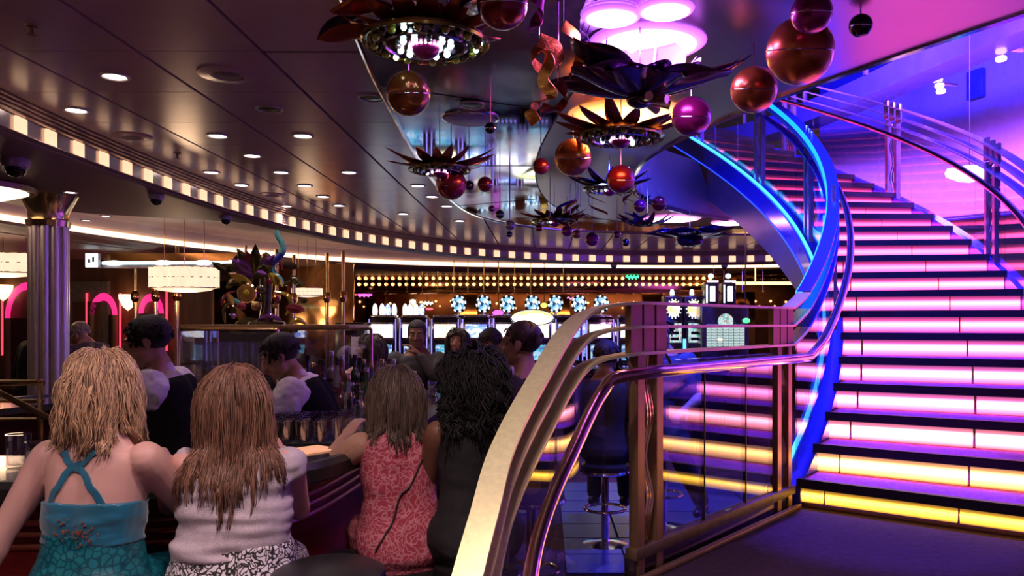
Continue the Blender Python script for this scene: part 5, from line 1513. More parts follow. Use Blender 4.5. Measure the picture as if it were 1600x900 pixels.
class Person:
    def __init__(s, label, pos, yaw, h=1.65, build=1.0, lean=0, side=0, twist=0, slouch=1.3, head_yaw=None, head_pitch=0, head_tilt=0, arms=(None, None), legs='sit', sex='f', fine=.0075, skin=None, lip=None, hair=None, arm_r=1.0, group=None, seat_fwd=.38):
        s.sex = sex; s.bld = build; s.k = k = h / 1.65; s.fine = fine; s.label = label
        s.skin = skin; s.hairm = hair; s.lip = lip or skin; s.arm_r = arm_r
        ya = math.radians(yaw)
        F = V((math.sin(ya), math.cos(ya), 0)); R = V((F.y, -F.x, 0)); U = V((0, 0, 1))
        s.F, s.R = F, R
        P = V(pos); s.P = P
        ta, tb = math.tan(math.radians(lean)), math.tan(math.radians(side))
        S1 = (U + F * ta * (2 - slouch) + R * tb).normalized(); S2 = (U + F * ta * slouch + R * tb).normalized()
        tl = .50 * k if sex == 'f' else .52 * k
        s.tl = tl; s.S1, s.S2 = S1, S2
        tw = math.radians(twist)
        F2 = F * math.cos(tw) + R * math.sin(tw); F2 = (F2 - S2 * F2.dot(S2)).normalized(); R2 = F2.cross(S2)
        F1 = (F - S1 * F.dot(S1)).normalized(); R1 = F1.cross(S1)
        s.fr1, s.fr2 = (R1, F1, S1), (R2, F2, S2)
        s.N = s.spine(1.0)[0]
        sw = (.168 if sex == 'f' else .19) * k * (.94 + .06 * build)
        s.sh = [s.N - S2 * .055 * k - R2 * sw, s.N - S2 * .055 * k + R2 * sw]
        s.hip = [P - R * .092 * k, P + R * .092 * k]
        # arms: each (hand target, pole) in world space
        s.arm = []
        for i in (0, 1):
            a = arms[i]; sd = -1 if i == 0 else 1
            if a is None: a = (s.sh[i] + V((0, 0, -.50 * k)) + F * .06 + R * sd * .08, -F + R * sd * .3)
            tgt, pole = a
            el, wr = ik(s.sh[i], V(tgt), .285 * k, .25 * k, V(pole))
            s.arm.append((s.sh[i], el, wr))
        s.leg = []
        for i in (0, 1):
            sd = -1 if i == 0 else 1
            if legs == 'sit':
                an = P + F * (seat_fwd + .02 * sd) * k + R * sd * .12 + V((0, 0, -.44 * k)); pole = F * 1 + U * .5
            elif legs == 'stand':
                an = P + R * sd * .11 * k + F * (.03 * sd); an.z = .085; pole = F
            else:
                an = V(legs[i]); pole = F + U * .4
            kn, an = ik(s.hip[i], an, .43 * k, .42 * k, pole)
            s.leg.append((s.hip[i], kn, an))
        # head
        hy = math.radians(yaw if head_yaw is None else head_yaw); hp = math.radians(head_pitch)
        hf = V((math.sin(hy) * math.cos(hp), math.cos(hy) * math.cos(hp), math.sin(hp)))
        ht = math.radians(head_tilt)
        hr0 = V((math.cos(hy), -math.sin(hy), 0)); hu0 = hr0.cross(hf)
        hu = hu0 * math.cos(ht) + hr0 * math.sin(ht)
        s.HB = basis(hf, hu)
        s.hs = (.98 if sex == 'f' else 1.04) * (k ** .5)
        nk = (S2 * .6 + hu * .4).normalized()
        s.hb = s.N + nk * .085 * k
        s.H = s.hb + hu * .085 * s.hs + hf * .022
        s.root = thing('person', label, 'person', (P.x, P.y, 0), 0, group)
    def spine(s, t):
        """point and frame on the spine, 0 at the hip joints and 1 at the neck base"""
        a = min(t, .5) * s.tl; b = max(0, t - .5) * s.tl
        p = s.P + s.S1 * a + s.S2 * b
        w = min(1, max(0, (t - .3) / .4))
        fr = [s.fr1[i].lerp(s.fr2[i], w).normalized() for i in range(3)]
        return p, fr
    def sections(s):
        B = s.bld
        if s.sex == 'f':
            T = [(-.20, .125, .10, -.02), (-.10, .165, .125, -.02), (0, .178, .128, -.015), (.12, .172, .118, -.008), (.26, .150, .102, 0), (.40, .138, .095, .0), (.55, .146, .100, .005), (.70, .155, .112, .012), (.82, .158, .098, .002), (.91, .150, .080, -.008), (.97, .100, .066, -.010), (1.02, .060, .056, -.004)]
        else:
            T = [(-.20, .125, .105, -.01), (-.10, .155, .122, -.012), (0, .165, .122, -.008), (.12, .160, .112, 0), (.26, .152, .104, .004), (.40, .152, .104, .004), (.55, .164, .112, .006), (.70, .178, .120, .008), (.82, .182, .108, .0), (.91, .170, .088, -.008), (.97, .112, .072, -.010), (1.02, .066, .062, -.004)]
        out = []
        for t, w, d, o in T:
            g = B if t < .6 else 1 + (B - 1) * .55
            if t > .95: g = 1
            out.append((t, w * g * s.k, d * (1 + (g - 1) * 1.3) * s.k, o))
        return out
    def torso(s, mb, t0, t1, inf=0.0, seg=28, wide=None):
        T = s.sections(); rg = []
        n = max(6, int((t1 - t0) * 22))
        for i in range(n + 1):
            t = t0 + (t1 - t0) * i / n
            j = 0
            while j < len(T) - 2 and T[j + 1][0] < t: j += 1
            f = min(1, max(0, (t - T[j][0]) / (T[j + 1][0] - T[j][0]))); f = f * f * (3 - 2 * f) * .5 + f * .5
            w = T[j][1] + (T[j + 1][1] - T[j][1]) * f + inf; d = T[j][2] + (T[j + 1][2] - T[j][2]) * f + inf; o = T[j][3] + (T[j + 1][3] - T[j][3]) * f
            if wide: w += wide(t)[0]; d += wide(t)[1]
            p, (r, fw, u) = s.spine(t)
            row = []
            for q in range(seg):
                a = 2 * PI * q / seg; ca, sa = math.cos(a), math.sin(a)
                e = .82
                x = math.copysign(abs(ca) ** e, ca); y = math.copysign(abs(sa) ** e, sa)
                if y < 0 and t > .3: y *= 1 - .10 * math.exp(-(x / .22) ** 2)     # furrow of the spine
                row.append(p + r * w * x + fw * (d * y + o))
            rg.append(row)
        mb.strip(rg, closed_prof=True)
    def armpart(s, mb, i, f0, f1, inf=0.0, cuff=0.0):
        """arm from f0 to f1 (0 shoulder, 1 elbow, 2 wrist)"""
        A = s.arm[i]; g = s.arm_r * (s.k ** .5) * (1 if s.sex == 'f' else 1.12)
        prof = [(0, .054), (.12, .056), (.4, .050), (.8, .042), (1, .040), (1.2, .042), (1.45, .037), (1.8, .028), (2, .025)]
        fs = sorted(set([f0, f1] + [x for x in (.12, .4, .8, 1, 1.2, 1.45, 1.8) if f0 < x < f1])); P, R = [], []
        for x in fs:
            p = A[0].lerp(A[1], x) if x <= 1 else A[1].lerp(A[2], x - 1)
            j = 0
            while j < len(prof) - 2 and prof[j + 1][0] < x: j += 1
            q = (x - prof[j][0]) / (prof[j + 1][0] - prof[j][0])
            P.append(p); R.append((prof[j][1] + (prof[j + 1][1] - prof[j][1]) * q) * g + inf + cuff * max(0, x - f0))
        limb(mb, P, R, 14, 3)
    def legpart(s, mb, i, f0, f1, inf=0.0):
        A = s.leg[i]; g = s.k * (.5 + .5 * s.bld)
        prof = [(0, .095), (.3, .088), (.8, .062), (1, .056), (1.25, .056), (1.6, .044), (2, .036)]
        fs = sorted(set([f0, f1] + [x for x, _ in prof if f0 < x < f1])); P, R = [], []
        for x in fs:
            p = A[0].lerp(A[1], x) if x <= 1 else A[1].lerp(A[2], x - 1)
            j = 0
            while j < len(prof) - 2 and prof[j + 1][0] < x: j += 1
            q = (x - prof[j][0]) / (prof[j + 1][0] - prof[j][0])
            P.append(p); R.append((prof[j][1] + (prof[j + 1][1] - prof[j][1]) * q) * g + inf)
        limb(mb, P, R, 14, 3)
    def hand(s, mb, i, curl=.9, palm_n=None):
        el, wr = s.arm[i][1], s.arm[i][2]
        d = (wr - el).normalized(); sd = -1 if i == 0 else 1
        n = V(palm_n) if palm_n is not None else V((0, 0, -1))
        n = n - d * n.dot(d)
        n = n.normalized() if n.length > .1 else s.F.copy()
        a = d.cross(n) * sd             # towards the little finger
        k = s.k * (1 if s.sex == 'f' else 1.1)
        pc = wr + d * .048 * k
        mb.ell(pc, (.040 * k, .016 * k, .052 * k), 14, 10, Matrix((a, n, d)).transposed())
        limb(mb, [wr - d * .02, wr + d * .03 * k], [.024 * k, .026 * k], 10, 2)
        for j, (off, L) in enumerate(((-.030, .072), (-.010, .080), (.010, .076), (.028, .060))):
            p = wr + d * .088 * k + a * off * k; dd = d; pts = [p - d * .02 * k]
            for q, fr in enumerate((.45, .30, .25)):
                pts.append(p); c = curl * (.45, .8, .5)[q]
                dd = (dd * math.cos(c) + n * math.sin(c)).normalized() if True else dd
                n2 = (n - dd * n.dot(dd)).normalized()
                p = p + dd * L * fr * k
            pts.append(p)
            limb(mb, pts, [.0092 * k, .0092 * k, .0086 * k, .0080 * k, .0070 * k], 8, 2)
        p = wr + d * .030 * k - a * .030 * k
        t1 = (d * .6 - a * .6 + n * .35).normalized(); t2 = (d * .85 - a * .1 + n * .5).normalized()
        limb(mb, [p, p + t1 * .035 * k, p + t1 * .035 * k + t2 * .050 * k], [.013 * k, .0105 * k, .0080 * k], 8, 3)
    def head(s, mb):
        B, H, q = s.HB, s.H, s.hs
        W = lambda x, y, z: H + B @ V((x * q, y * q, z * q))
        def E(c, r, nu=16, nv=12): mb.ell(W(*c), tuple(x * q for x in r), nu, nv, B)
        m = s.sex == 'm'
        mb.m = 0
        E((0, -.012, .032), (.075, .094, .084), 24, 16)
        E((0, .028, -.018), (.062, .066, .080), 20, 14)
        E((0, .046, -.070 if not m else -.072), (.046 if m else .040, .044, .042), 16, 12)
        E((0, .074, -.098), (.022 if m else .018, .020, .018))
        for x in (-1, 1):
            E((x * .034, .062, -.030), (.026, .026, .028)); E((x * .046, .018, -.062), (.020, .036, .034))
            E((x * .033, .080, .028), (.026, .014, .009))
            E((x * .077, -.008, -.006), (.009, .020, .032)); E((x * .078, -.002, -.034), (.007, .010, .012))
            E((x * .031, .077, .006), (.017, .014, .011))
        mb.tube([W(0, .086, .022), W(0, .098, .004), W(0, .110, -.018), W(0, .116, -.030), W(0, .104, -.040)], [.008 * q, .008 * q, .010 * q, .012 * q, .010 * q], 10)
        for x in (-1, 1): E((x * .012, .100, -.034), (.009, .011, .008))
        mb.m = 1
        E((0, .090, -.060), (.022, .010, .006)); E((0, .089, -.071), (.019, .011, .007))
        mb.m = 0
        limb(mb, [s.N - s.S2 * .03, s.hb, W(0, -.015, -.04)], [(.058 if m else .050) * s.k, (.054 if m else .046) * s.k, .050 * q], 16, 4)
    def body(s, covered_torso=False):
        mb = MB()
        s.torso(mb, -.20, 1.02)
        for i in (0, 1):
            mb.ell(s.sh[i], .050 * s.arm_r * s.k * (1.1 if s.sex == 'm' else 1), 14, 10)
            s.armpart(mb, i, 0, 2); s.hand(mb, i, s.curl[i] if hasattr(s, 'curl') else .8, s.palm[i] if hasattr(s, 'palm') else None)
            s.legpart(mb, i, 0, 2)
            an = s.leg[i][2]
            limb(mb, [an + V((0, 0, -.03)) - s.F * .03, an + V((0, 0, -.045)) + s.F * .12 * s.k], [.036, .028], 10, 4)
        for x in (-1, 1):          # trapezius
            limb(mb, [s.hb - s.S2 * .02 + s.fr2[0] * x * .02 - s.fr2[1] * .02, s.N - s.S2 * .035 + s.fr2[0] * x * .10 * s.k - s.fr2[1] * .012], [.036, .034], 12, 4)
        s.head(mb)
        me = remesh(mb, 'body', s.fine, 3, mats=[s.skin, s.lip])
        s.obj = link_mesh('body', me, s.root)
        s.bvh = BVHTree.FromPolygons([v.co.copy() for v in me.vertices], [tuple(p.vertices) for p in me.polygons])
        s.bvhs = [s.bvh]
        for x in (-1, 1):
            b = MB(); c = s.H + s.HB @ V((x * .031 * s.hs, .0805 * s.hs, .006 * s.hs))
            b.ell(c, .0125 * s.hs, 12, 8); b.m = 1; b.ell(c + s.HB @ V((0, .0078, 0)) * s.hs, .0060 * s.hs, 8, 6)
            b.build('eye', [EYEW, EYED], s.root)
            b = MB(); W = lambda X, Y, Z_: s.H + s.HB @ (V((X, Y, Z_)) * s.hs)
            b.tube([W(x * .012, .094, .026), W(x * .030, .0935, .033), W(x * .052, .080, .027)], [.003, .004, .002], 6); b.build('eyebrow', s.hairm, s.root)
        return s
    def wear(s, name, m, parts, voxel=None, disp=None, smooth=2, parent=None):
        mb = MB()
        for f in parts: f(mb)
        me = remesh(mb, name, voxel or s.fine * 1.1, smooth, mats=[m] if not isinstance(m, list) else m, disp=disp)
        s.bvhs.append(BVHTree.FromPolygons([v.co.copy() for v in me.vertices], [tuple(p.vertices) for p in me.polygons]))
        return link_mesh(name, me, s.root)
    def shoes(s, m):
        for i in (0, 1):
            an = s.leg[i][2]; b = MB()
            limb(b, [an + V((0, 0, -.035)) - s.F * .045, an + V((0, 0, -.045)) + s.F * .06, an + V((0, 0, -.05)) + s.F * .15 * s.k], [.045, .042, .032], 12, 5)
            b.build('shoe', m, s.root)
    def on_skin(s, pts, off):
        out = []
        for p in pts:
            h = s.bvh.find_nearest(p)
            out.append(h[0] + h[1] * off)
        return out
    def strand_hair(s, n, length, r, m, cover=.0, wave=0.0, curl=0.0, off=(.008, .03), seed=1, part=0.0, jit=.15, back_only=False, hairline=.030, spread=0.0, cap=True, step=.028, tip=.35, capr=1.0, face_clear=.062, child=9, clump=.006, fz=.003):
        """hair: an underlying cap and n tapering locks that run over head, neck and back"""
        rnd = random.Random(seed); B, H, q = s.HB, s.H, s.hs
        mb = MB()
        inv = B.transposed()
        if cap:
            c = H + B @ (V((0, -.020, .036)) * q)
            rr = V((.080, .097, .086)) * q * capr
            vs, fs = [], []
            nu, nv = 28, 18
            cb = MB(); cb.ell((0, 0, 0), 1, nu, nv)
            cm = []
            for p in cb.v:
                l = V((p[0] * rr.x, p[1] * rr.y, p[2] * rr.z)) + V((0, -.020, .036)) * q
                if l.y > .035 * q and l.z < .072 * q - (l.y - .035 * q) * .3: l = V((l.x * .86, min(l.y, .05 * q), l.z))     # keep the forehead free
                if l.z < -.03 * q and l.y > -.02 * q: l.x *= .88
                cm.append(H + B @ l)
            mb.add(cm, cb.f)
        for k in range(n):
            az = rnd.uniform(0, 2 * PI); cz = rnd.uniform(-.35, 1.0)
            sn = math.sqrt(max(0, 1 - cz * cz))
            d = V((math.cos(az) * sn, math.sin(az) * sn, cz))
            loc = V((d.x * .082, d.y * .099 - .014, d.z * .089 + .034))
            if loc.y > hairline and loc.z < .085 - (loc.y - hairline) * .5: continue
            if loc.z < -.02 and loc.y > -.02: continue
            p = H + B @ (loc * q)
            L = length * rnd.uniform(.78, 1.06)
            crown = V((part, -.02, .125)); t = (loc - crown)
            dv = B @ V((t.x, t.y, t.z * .5))
            dv.normalize()
            lay = rnd.uniform(*off); ph = rnd.uniform(0, 6.28); ph2 = rnd.uniform(.7, 1.3)
            pts = [p]; m_ = int(L / step)
            for i in range(m_):
                g = V((0, 0, -1)); w = min(.9, .38 + i * .11)
                dv = (dv * (1 - w) + g * w + V((rnd.uniform(-jit, jit), rnd.uniform(-jit, jit), rnd.uniform(-jit, jit) * .4))).normalized()
                p = p + dv * step
                for tr_ in s.bvhs:
                    hit = tr_.find_nearest(p, .16)
                    if hit[0] is not None:
                        dist = (p - hit[0]).dot(hit[1])
                        if dist < lay: p = hit[0] + hit[1] * lay
                l = inv @ (p - H) / q
                if l.y > .035 and abs(l.x) < face_clear and -.16 < l.z < .06:
                    l.x = math.copysign(face_clear, l.x if abs(l.x) > .004 else rnd.choice((-1, 1))); l.y = min(l.y, .07); p = H + B @ (l * q)
                pp = p.copy()
                if wave:
                    sd = B @ V((1, 0, 0)); pp += sd * wave * min(1, i / 4) * math.sin(i * .9 * ph2 + ph) + V((0, 0, 0))
                if curl:
                    a = i * 1.5 * ph2 + ph; pp += (B @ V((math.cos(a), math.sin(a), .4 * math.sin(a * .7)))) * curl
                pts.append(pp)
            if len(pts) < 3: continue
            nn = len(pts)
            for c_ in range(child):
                w0, w1, w2 = rnd.gauss(0, 1), rnd.gauss(0, 1), rnd.gauss(0, 1)
                ow = V((w0, w1, w2)) * clump; kk = rnd.uniform(.82, 1.0); ph3 = rnd.uniform(0, 6.28)
                m2 = max(3, int(nn * kk)); P2 = []
                for i in range(m2):
                    f = i / (m2 - 1)
                    P2.append(pts[i] + ow * ((.55 + .45 * math.sin(PI * min(1, f * 1.3))) * (1 - .35 * f)) + V((math.sin(i * .8 + ph3), math.cos(i * .7 + ph3), 0)) * fz * f)
                R = [r * (1 if i < m2 * .6 else 1 - (1 - tip) * (i - m2 * .6) / (m2 * .4)) for i in range(m2)]
                mb.tube(P2, R, 3)
        o = mb.build('hair', m, s.root, angle=180, recalc=False)
        return o
def skin_mat(name, c):
    m = mat(name, c, .48, 0, .06, 9, .06, 300, spec=.35)
    b = m.node_tree.nodes['Principled BSDF']; b.inputs['Subsurface Weight'].default_value = .12; b.inputs['Subsurface Radius'].default_value = (.012, .005, .003); b.inputs['Subsurface Scale'].default_value = .6
    return m
def hair_mat(name, c, c2=None, rough=.42):
    m, nt, N, L, b = new_mat(name)
    tc = N.new('ShaderNodeTexCoord'); mp = N.new('ShaderNodeMapping'); mp.inputs['Scale'].default_value = (130, 130, 9)
    L.new(tc.outputs['Object'], mp.inputs['Vector'])
    nz = N.new('ShaderNodeTexNoise'); nz.inputs['Scale'].default_value = 1.0; nz.inputs['Detail'].default_value = 5; L.new(mp.outputs['Vector'], nz.inputs['Vector'])
    rp = N.new('ShaderNodeValToRGB'); e = rp.color_ramp.elements
    e[0].position = .32; e[1].position = .68
    e[0].color = (*[x * .55 for x in c], 1); e[1].color = (*(c2 or [min(1, x * 1.35) for x in c]), 1)
    L.new(nz.outputs['Fac'], rp.inputs['Fac']); L.new(rp.outputs['Color'], b.inputs['Base Color'])
    b.inputs['Roughness'].default_value = rough
    bp = N.new('ShaderNodeBump'); bp.inputs['Strength'].default_value = .5; bp.inputs['Distance'].default_value = .004
    L.new(nz.outputs['Fac'], bp.inputs['Height']); L.new(bp.outputs['Normal'], b.inputs['Normal'])
    return m
def print_mat(name, base, ink, scale, lo=.04, hi=.10, rough=.8, feat='DISTANCE_TO_EDGE', warp=.2):
    """printed cloth: curling ink lines on a ground"""
    m, nt, N, L, b = new_mat(name)
    tc = N.new('ShaderNodeTexCoord')
    nz = N.new('ShaderNodeTexNoise'); nz.inputs['Scale'].default_value = scale * .35; L.new(tc.outputs['Object'], nz.inputs['Vector'])
    va = N.new('ShaderNodeVectorMath'); va.operation = 'SCALE'; va.inputs['Scale'].default_value = warp
    L.new(nz.outputs['Color'], va.inputs[0])
    ad = N.new('ShaderNodeVectorMath'); L.new(tc.outputs['Object'], ad.inputs[0]); L.new(va.outputs[0], ad.inputs[1])
    vo = N.new('ShaderNodeTexVoronoi'); vo.feature = feat; vo.inputs['Scale'].default_value = scale; L.new(ad.outputs[0], vo.inputs['Vector'])
    rp = N.new('ShaderNodeValToRGB'); e = rp.color_ramp.elements; e[0].position = lo; e[1].position = hi
    e[0].color = (*ink, 1); e[1].color = (*base, 1)
    L.new(vo.outputs['Distance'], rp.inputs['Fac']); L.new(rp.outputs['Color'], b.inputs['Base Color'])
    b.inputs['Roughness'].default_value = rough
    return m
EYEW = mat('eye_white', (.38, .34, .33), .2, 0, .05); EYED = mat('dark_iris', (.03, .02, .015), .1)
fair = skin_mat('fair_skin', (.60, .34, .30)); tan_ = skin_mat('tanned_skin', (.50, .27, .19)); olive = skin_mat('olive_skin', (.45, .24, .16)); brown = skin_mat('brown_skin', (.22, .10, .06)); rosy = skin_mat('rosy_skin', (.62, .32, .27))
lipm = skin_mat('lips', (.42, .13, .12))
blond = hair_mat('strawberry_blond_hair', (.52, .29, .165), (.82, .53, .34)); redb = hair_mat('reddish_brown_hair', (.18, .078, .052), (.33, .16, .10)); ashb = hair_mat('ash_brown_hair', (.13, .085, .065), (.26, .17, .13)); blackh = hair_mat('black_hair', (.010, .008, .009), (.022, .017, .017), .7); dkbr = hair_mat('dark_brown_hair', (.035, .02, .014), (.07, .04, .03)); whiteh = hair_mat('white_blond_hair', (.60, .48, .40), (.85, .74, .64))
whitec = mat('white_cotton', (.72, .66, .74), .8, 0, .05, 30, .15, 220); blackc = mat('black_cloth', (.014, .012, .014), .85, 0, .2, 30, .2, 200); vestm = mat('black_vest_wool', (.010, .009, .010), .9, 0, .2, 40, .15, 300, spec=.1)
trou = mat('dark_trousers', (.02, .018, .022), .85, 0, .2, 30); shoem = mat('black_shoe_leather', (.015, .012, .012), .3)
teals = mat('teal_satin', (.006, .105, .185), .30, 0, .15, 14, .1, 40, sheen=.4)
BARZ = BT + .012

# --- woman in the teal dress (left, seen from behind)
w = Person('woman with wavy strawberry blond hair in a teal dress with crossed back straps', (-1.46, 2.58, .765), 8, 1.66, 1.02, lean=4, head_yaw=-14, head_pitch=-6, arms=((V((-1.86, 2.55, .72)), V((-.6, -.6, -.2))), (V((-1.40, 2.95, BARZ + .03)), V((.7, -.7, -.6)))), skin=fair, lip=lipm, hair=blond, arm_r=1.04, fine=.0065)
w.body()
w.wear('dress', print_mat('teal_sequin_cloth', (.008, .14, .18), (.003, .05, .075), 42, .02, .16, .35, 'DISTANCE_TO_EDGE', .02), [lambda mb: w.torso(mb, -.24, .42, .010)] + [lambda mb, i=i: w.legpart(mb, i, 0, .95, .018) for i in (0, 1)], disp=(.004, 18, 18, 10))
w.wear('bodice', teals, [lambda mb: w.torso(mb, .36, .615, .013)], disp=(.0065, 7, 7, 26))
bk = lambda x, t: w.spine(t)[0] - w.spine(t)[1][1] * .16 + w.spine(t)[1][0] * x
for x0, x1 in ((-.114, .062), (.120, -.075)):
    pth = w.on_skin([bk(x0 + (x1 - x0) * f, .60 + .40 * f) for f in [i / 14 for i in range(15)]], .006)
    b = MB(); rg = []
    for i, p in enumerate(pth):
        tg = (pth[min(i + 1, 14)] - pth[max(i - 1, 0)]).normalized(); nn = w.bvh.find_nearest(p)[1]; sdv = tg.cross(nn).normalized() * .011
        rg.append([p - sdv, p + nn * .003, p + sdv, p + sdv - nn * .004, p - nn * .002, p - sdv - nn * .004])
    b.strip(rg, closed_prof=True); b.build('strap', teals, w.root)
fl = mat('orange_bead_embroidery', (.30, .07, .04), .35, .2)
b = MB(); rr_ = random.Random(2)
for i in range(46):
    x = rr_.gauss(.03, .035); t = rr_.gauss(.44, .035)
    p = w.on_skin([bk(x, t)], .018)[0]; b.ell(p, rr_.uniform(.002, .0045), 6, 4)
o = b.build('bead_flower', fl, w.root); o['kind'] = 'stuff'
w.shoes(shoem)
w.strand_hair(300, .29, .0021, blond, wave=.008, off=(.008, .028), seed=3, jit=.17, step=.026, capr=1.06, child=14, clump=.008, fz=.006)

# --- woman in the white top
w = Person('woman with long reddish hair in a white sleeveless top and a patterned skirt', (-1.045, 2.70, .735), -8, 1.60, 1.20, lean=5, head_yaw=-62, head_pitch=-4, arms=((V((-1.20, 3.02, BARZ + .03)), V((-.7, -.6, -.6))), (V((-1.02, 3.08, BARZ + .03)), V((.6, -.7, -.8)))), skin=rosy, lip=lipm, hair=redb, arm_r=1.05, fine=.0065)
w.body()
skirtm = print_mat('black_white_scroll_print', (.62, .56, .62), (.012, .010, .012), 34, .10, .15, .8, 'DISTANCE_TO_EDGE', .25)
w.wear('skirt', skirtm, [lambda mb: w.torso(mb, -.24, .36, .022)] + [lambda mb, i=i: w.legpart(mb, i, 0, .98, .03) for i in (0, 1)], disp=(.006, 14, 14, 8))
w.wear('top', mat('white_knit', (.47, .385, .44), .9, 0, .07, 60, .35, 420), [lambda mb: w.torso(mb, .27, .985, .020, wide=lambda t: (.03 * max(0, .35 - t), .02 * max(0, .35 - t)))] + [lambda mb, i=i: w.armpart(mb, i, 0, .05, .006) for i in (0, 1)], disp=(.021, 3.2, 3.2, 15))
w.shoes(shoem)
gls = MB()
Wl = lambda X, Y, Z_: w.H + w.HB @ (V((X, Y, Z_)) * w.hs)
for x in (-1, 1):
    gls.tube([Wl(x * .031 + .020 * math.cos(k * .45), .101, .006 + .015 * math.sin(k * .45)) for k in range(14)], .002, 5, closed=True)
    gls.tube([Wl(x * .052, .100, .012), Wl(x * .077, .07, .012), Wl(x * .082, -.01, .006)], .0022, 5)
gls.tube([Wl(-.011, .101, .010), Wl(0, .106, .013), Wl(.011, .101, .010)], .002, 5)
gls.build('glasses', K['black'], w.root)
w.strand_hair(300, .47, .0021, redb, wave=.004, off=(.004, .014), seed=8, jit=.08, capr=1.03, child=14, clump=.008, fz=.003)
tag(MB().box((-1.24, 2.97, BT + .012), (.08, .15, .009), .3, .003).build('phone', K['black']), 'black phone lying on the bar in front of the woman in white', 'phone')

# --- woman in the pink dress
w = Person('woman with shoulder-length brown hair in a pink patterned sleeveless dress', (-.62, 3.46, .70), -24, 1.58, 1.08, lean=5, head_yaw=-50, head_pitch=-3, arms=((V((-.90, 3.62, BARZ + .035)), V((-.6, -.5, -.8))), (V((-.62, 3.86, BARZ - .1)), V((.6, -.4, -.5)))), skin=tan_, lip=lipm, hair=ashb, arm_r=1.12, fine=.0065)
w.body()
dm = print_mat('pink_damask', (.42, .045, .085), (.62, .22, .25), 26, .05, .13, .8, 'DISTANCE_TO_EDGE', .35)
w.wear('dress', dm, [lambda mb: w.torso(mb, -.24, .90, .014), lambda mb: w.torso(mb, .88, .99, .012)] + [lambda mb, i=i: w.legpart(mb, i, 0, .85, .018) for i in (0, 1)], disp=(.006, 9, 9, 16))
bk = lambda x, t: w.spine(t)[0] - w.spine(t)[1][1] * .18 + w.spine(t)[1][0] * x
pth = w.on_skin([bk(.10 - .26 * f, .80 - .78 * f) for f in [i / 16 for i in range(17)]], .022)
b = MB(); b.tube(pth, .0075, 6, flat=.5); b.build('bag_strap', K['leather'], w.root)
b = MB(); b.tube([w.arm[0][2] - (w.arm[0][2] - w.arm[0][1]).normalized() * .02 + V((.030 * math.cos(k * .5), .030 * math.sin(k * .5), 0)) for k in range(13)], .006, 6, closed=True); b.build('bracelet', mat('white_bracelet', (.6, .55, .65), .3), w.root)
w.shoes(shoem)
w.strand_hair(260, .32, .0023, ashb, wave=.004, off=(.005, .020), seed=12, jit=.08, capr=1.03, child=12, clump=.008, fz=.003)
c = w.spine(-.02)[0] - w.R * .23 + V((0, 0, -.10))
b = MB(); b.box(c, (.16, .10, .20), .4, .035); b.build('bag', mat('black_sequin_bag', (.05, .045, .05), .25, .7, .9, 300), w.root)
stool_p = []
# --- woman with the big black curls
w = Person('woman in black with very big dark curly hair, beside the railing', (-.285, 3.42, .74), -20, 1.64, 1.02, lean=3, head_yaw=-15, head_pitch=-2, arms=((V((-.40, 3.72, .98)), V((-.5, -.8, -.4))), (V((-.2, 3.75, .98)), V((.6, -.6, -.5)))), skin=brown, hair=blackh, arm_r=1.05, fine=.008)
w.body()
w.wear('dress', blackc, [lambda mb: w.torso(mb, -.24, .97, .016)] + [lambda mb, i=i: w.legpart(mb, i, 0, 1.5, .03) for i in (0, 1)], disp=(.006, 9, 9, 12))
w.shoes(shoem)
w.strand_hair(420, .36, .0032, blackh, curl=.012, wave=.008, off=(.01, .065), seed=21, jit=.32, capr=1.18, step=.026, child=6, clump=.010, fz=.008)

# --- bartenders
def shirt_vest(w, sleeve=1.92, vest=True):
    w.wear('shirt', whitec, [lambda mb: w.torso(mb, .0, .985, .014)] + [lambda mb, i=i: w.armpart(mb, i, 0, sleeve, .034, -.008) for i in (0, 1)], disp=(.011, 13, 13, 15))
    p, (r, f, u) = w.spine(1.0)
    b = MB(); b.strip([[q + u * .0, q * 1.0 + u * .045 + (p - q) * .10, q + u * .045 + (p - q) * .02 + u * -.002, q + (q - p) * .10 + u * -.012] for q in [p + r * .072 * math.cos(a) + f * .066 * math.sin(a) for a in [2 * PI * k / 24 for k in range(25)]]], closed_prof=True)
    b.build('collar', whitec, w.root)
    if vest:
        w.wear('vest', vestm, [lambda mb: w.torso(mb, -.06, .945, .030)], disp=(.003, 8, 8, 12))
    w.wear('trousers', trou, [lambda mb: w.torso(mb, -.22, .10, .018)] + [lambda mb, i=i: w.legpart(mb, i, 0, 1.95, .022) for i in (0, 1)])
    w.shoes(shoem)
def short_hair(w, m, seed, L=.040, n=260, hairline=.060, r=.0024, capr=1.07):
    w.strand_hair(n, L, r, m, off=(.001, .004), seed=seed, jit=.03, hairline=hairline, step=.012, tip=.5, capr=capr, face_clear=.05, child=6, clump=.004, fz=.001)
w = Person('left bartender in white shirt and black vest, standing before the fluted column', (-1.82, 4.02, .875), -98, 1.66, 1.10, lean=11, head_yaw=-108, head_pitch=-14, arms=((V((-2.30, 3.92, 1.0)), V((.1, -.9, -.6))), (V((-2.20, 4.25, 1.04)), V((.3, .6, -.6)))), legs='stand', sex='m', skin=olive, lip=lipm, hair=blackh, fine=.007)
w.body(); shirt_vest(w); short_hair(w, blackh, 4)
w = Person('bartender in white shirt and black vest, bending forward below the glass sculpture', (-1.235, 4.62, .84), -92, 1.62, 1.0, lean=22, head_yaw=-106, head_pitch=-26, arms=((V((-1.70, 4.46, .98)), V((.2, -.6, -.7))), (V((-1.73, 4.72, 1.0)), V((.3, .5, -.7)))), legs='stand', sex='m', skin=olive, lip=lipm, hair=blackh, fine=.007)
w.body(); shirt_vest(w); short_hair(w, blackh, 5)
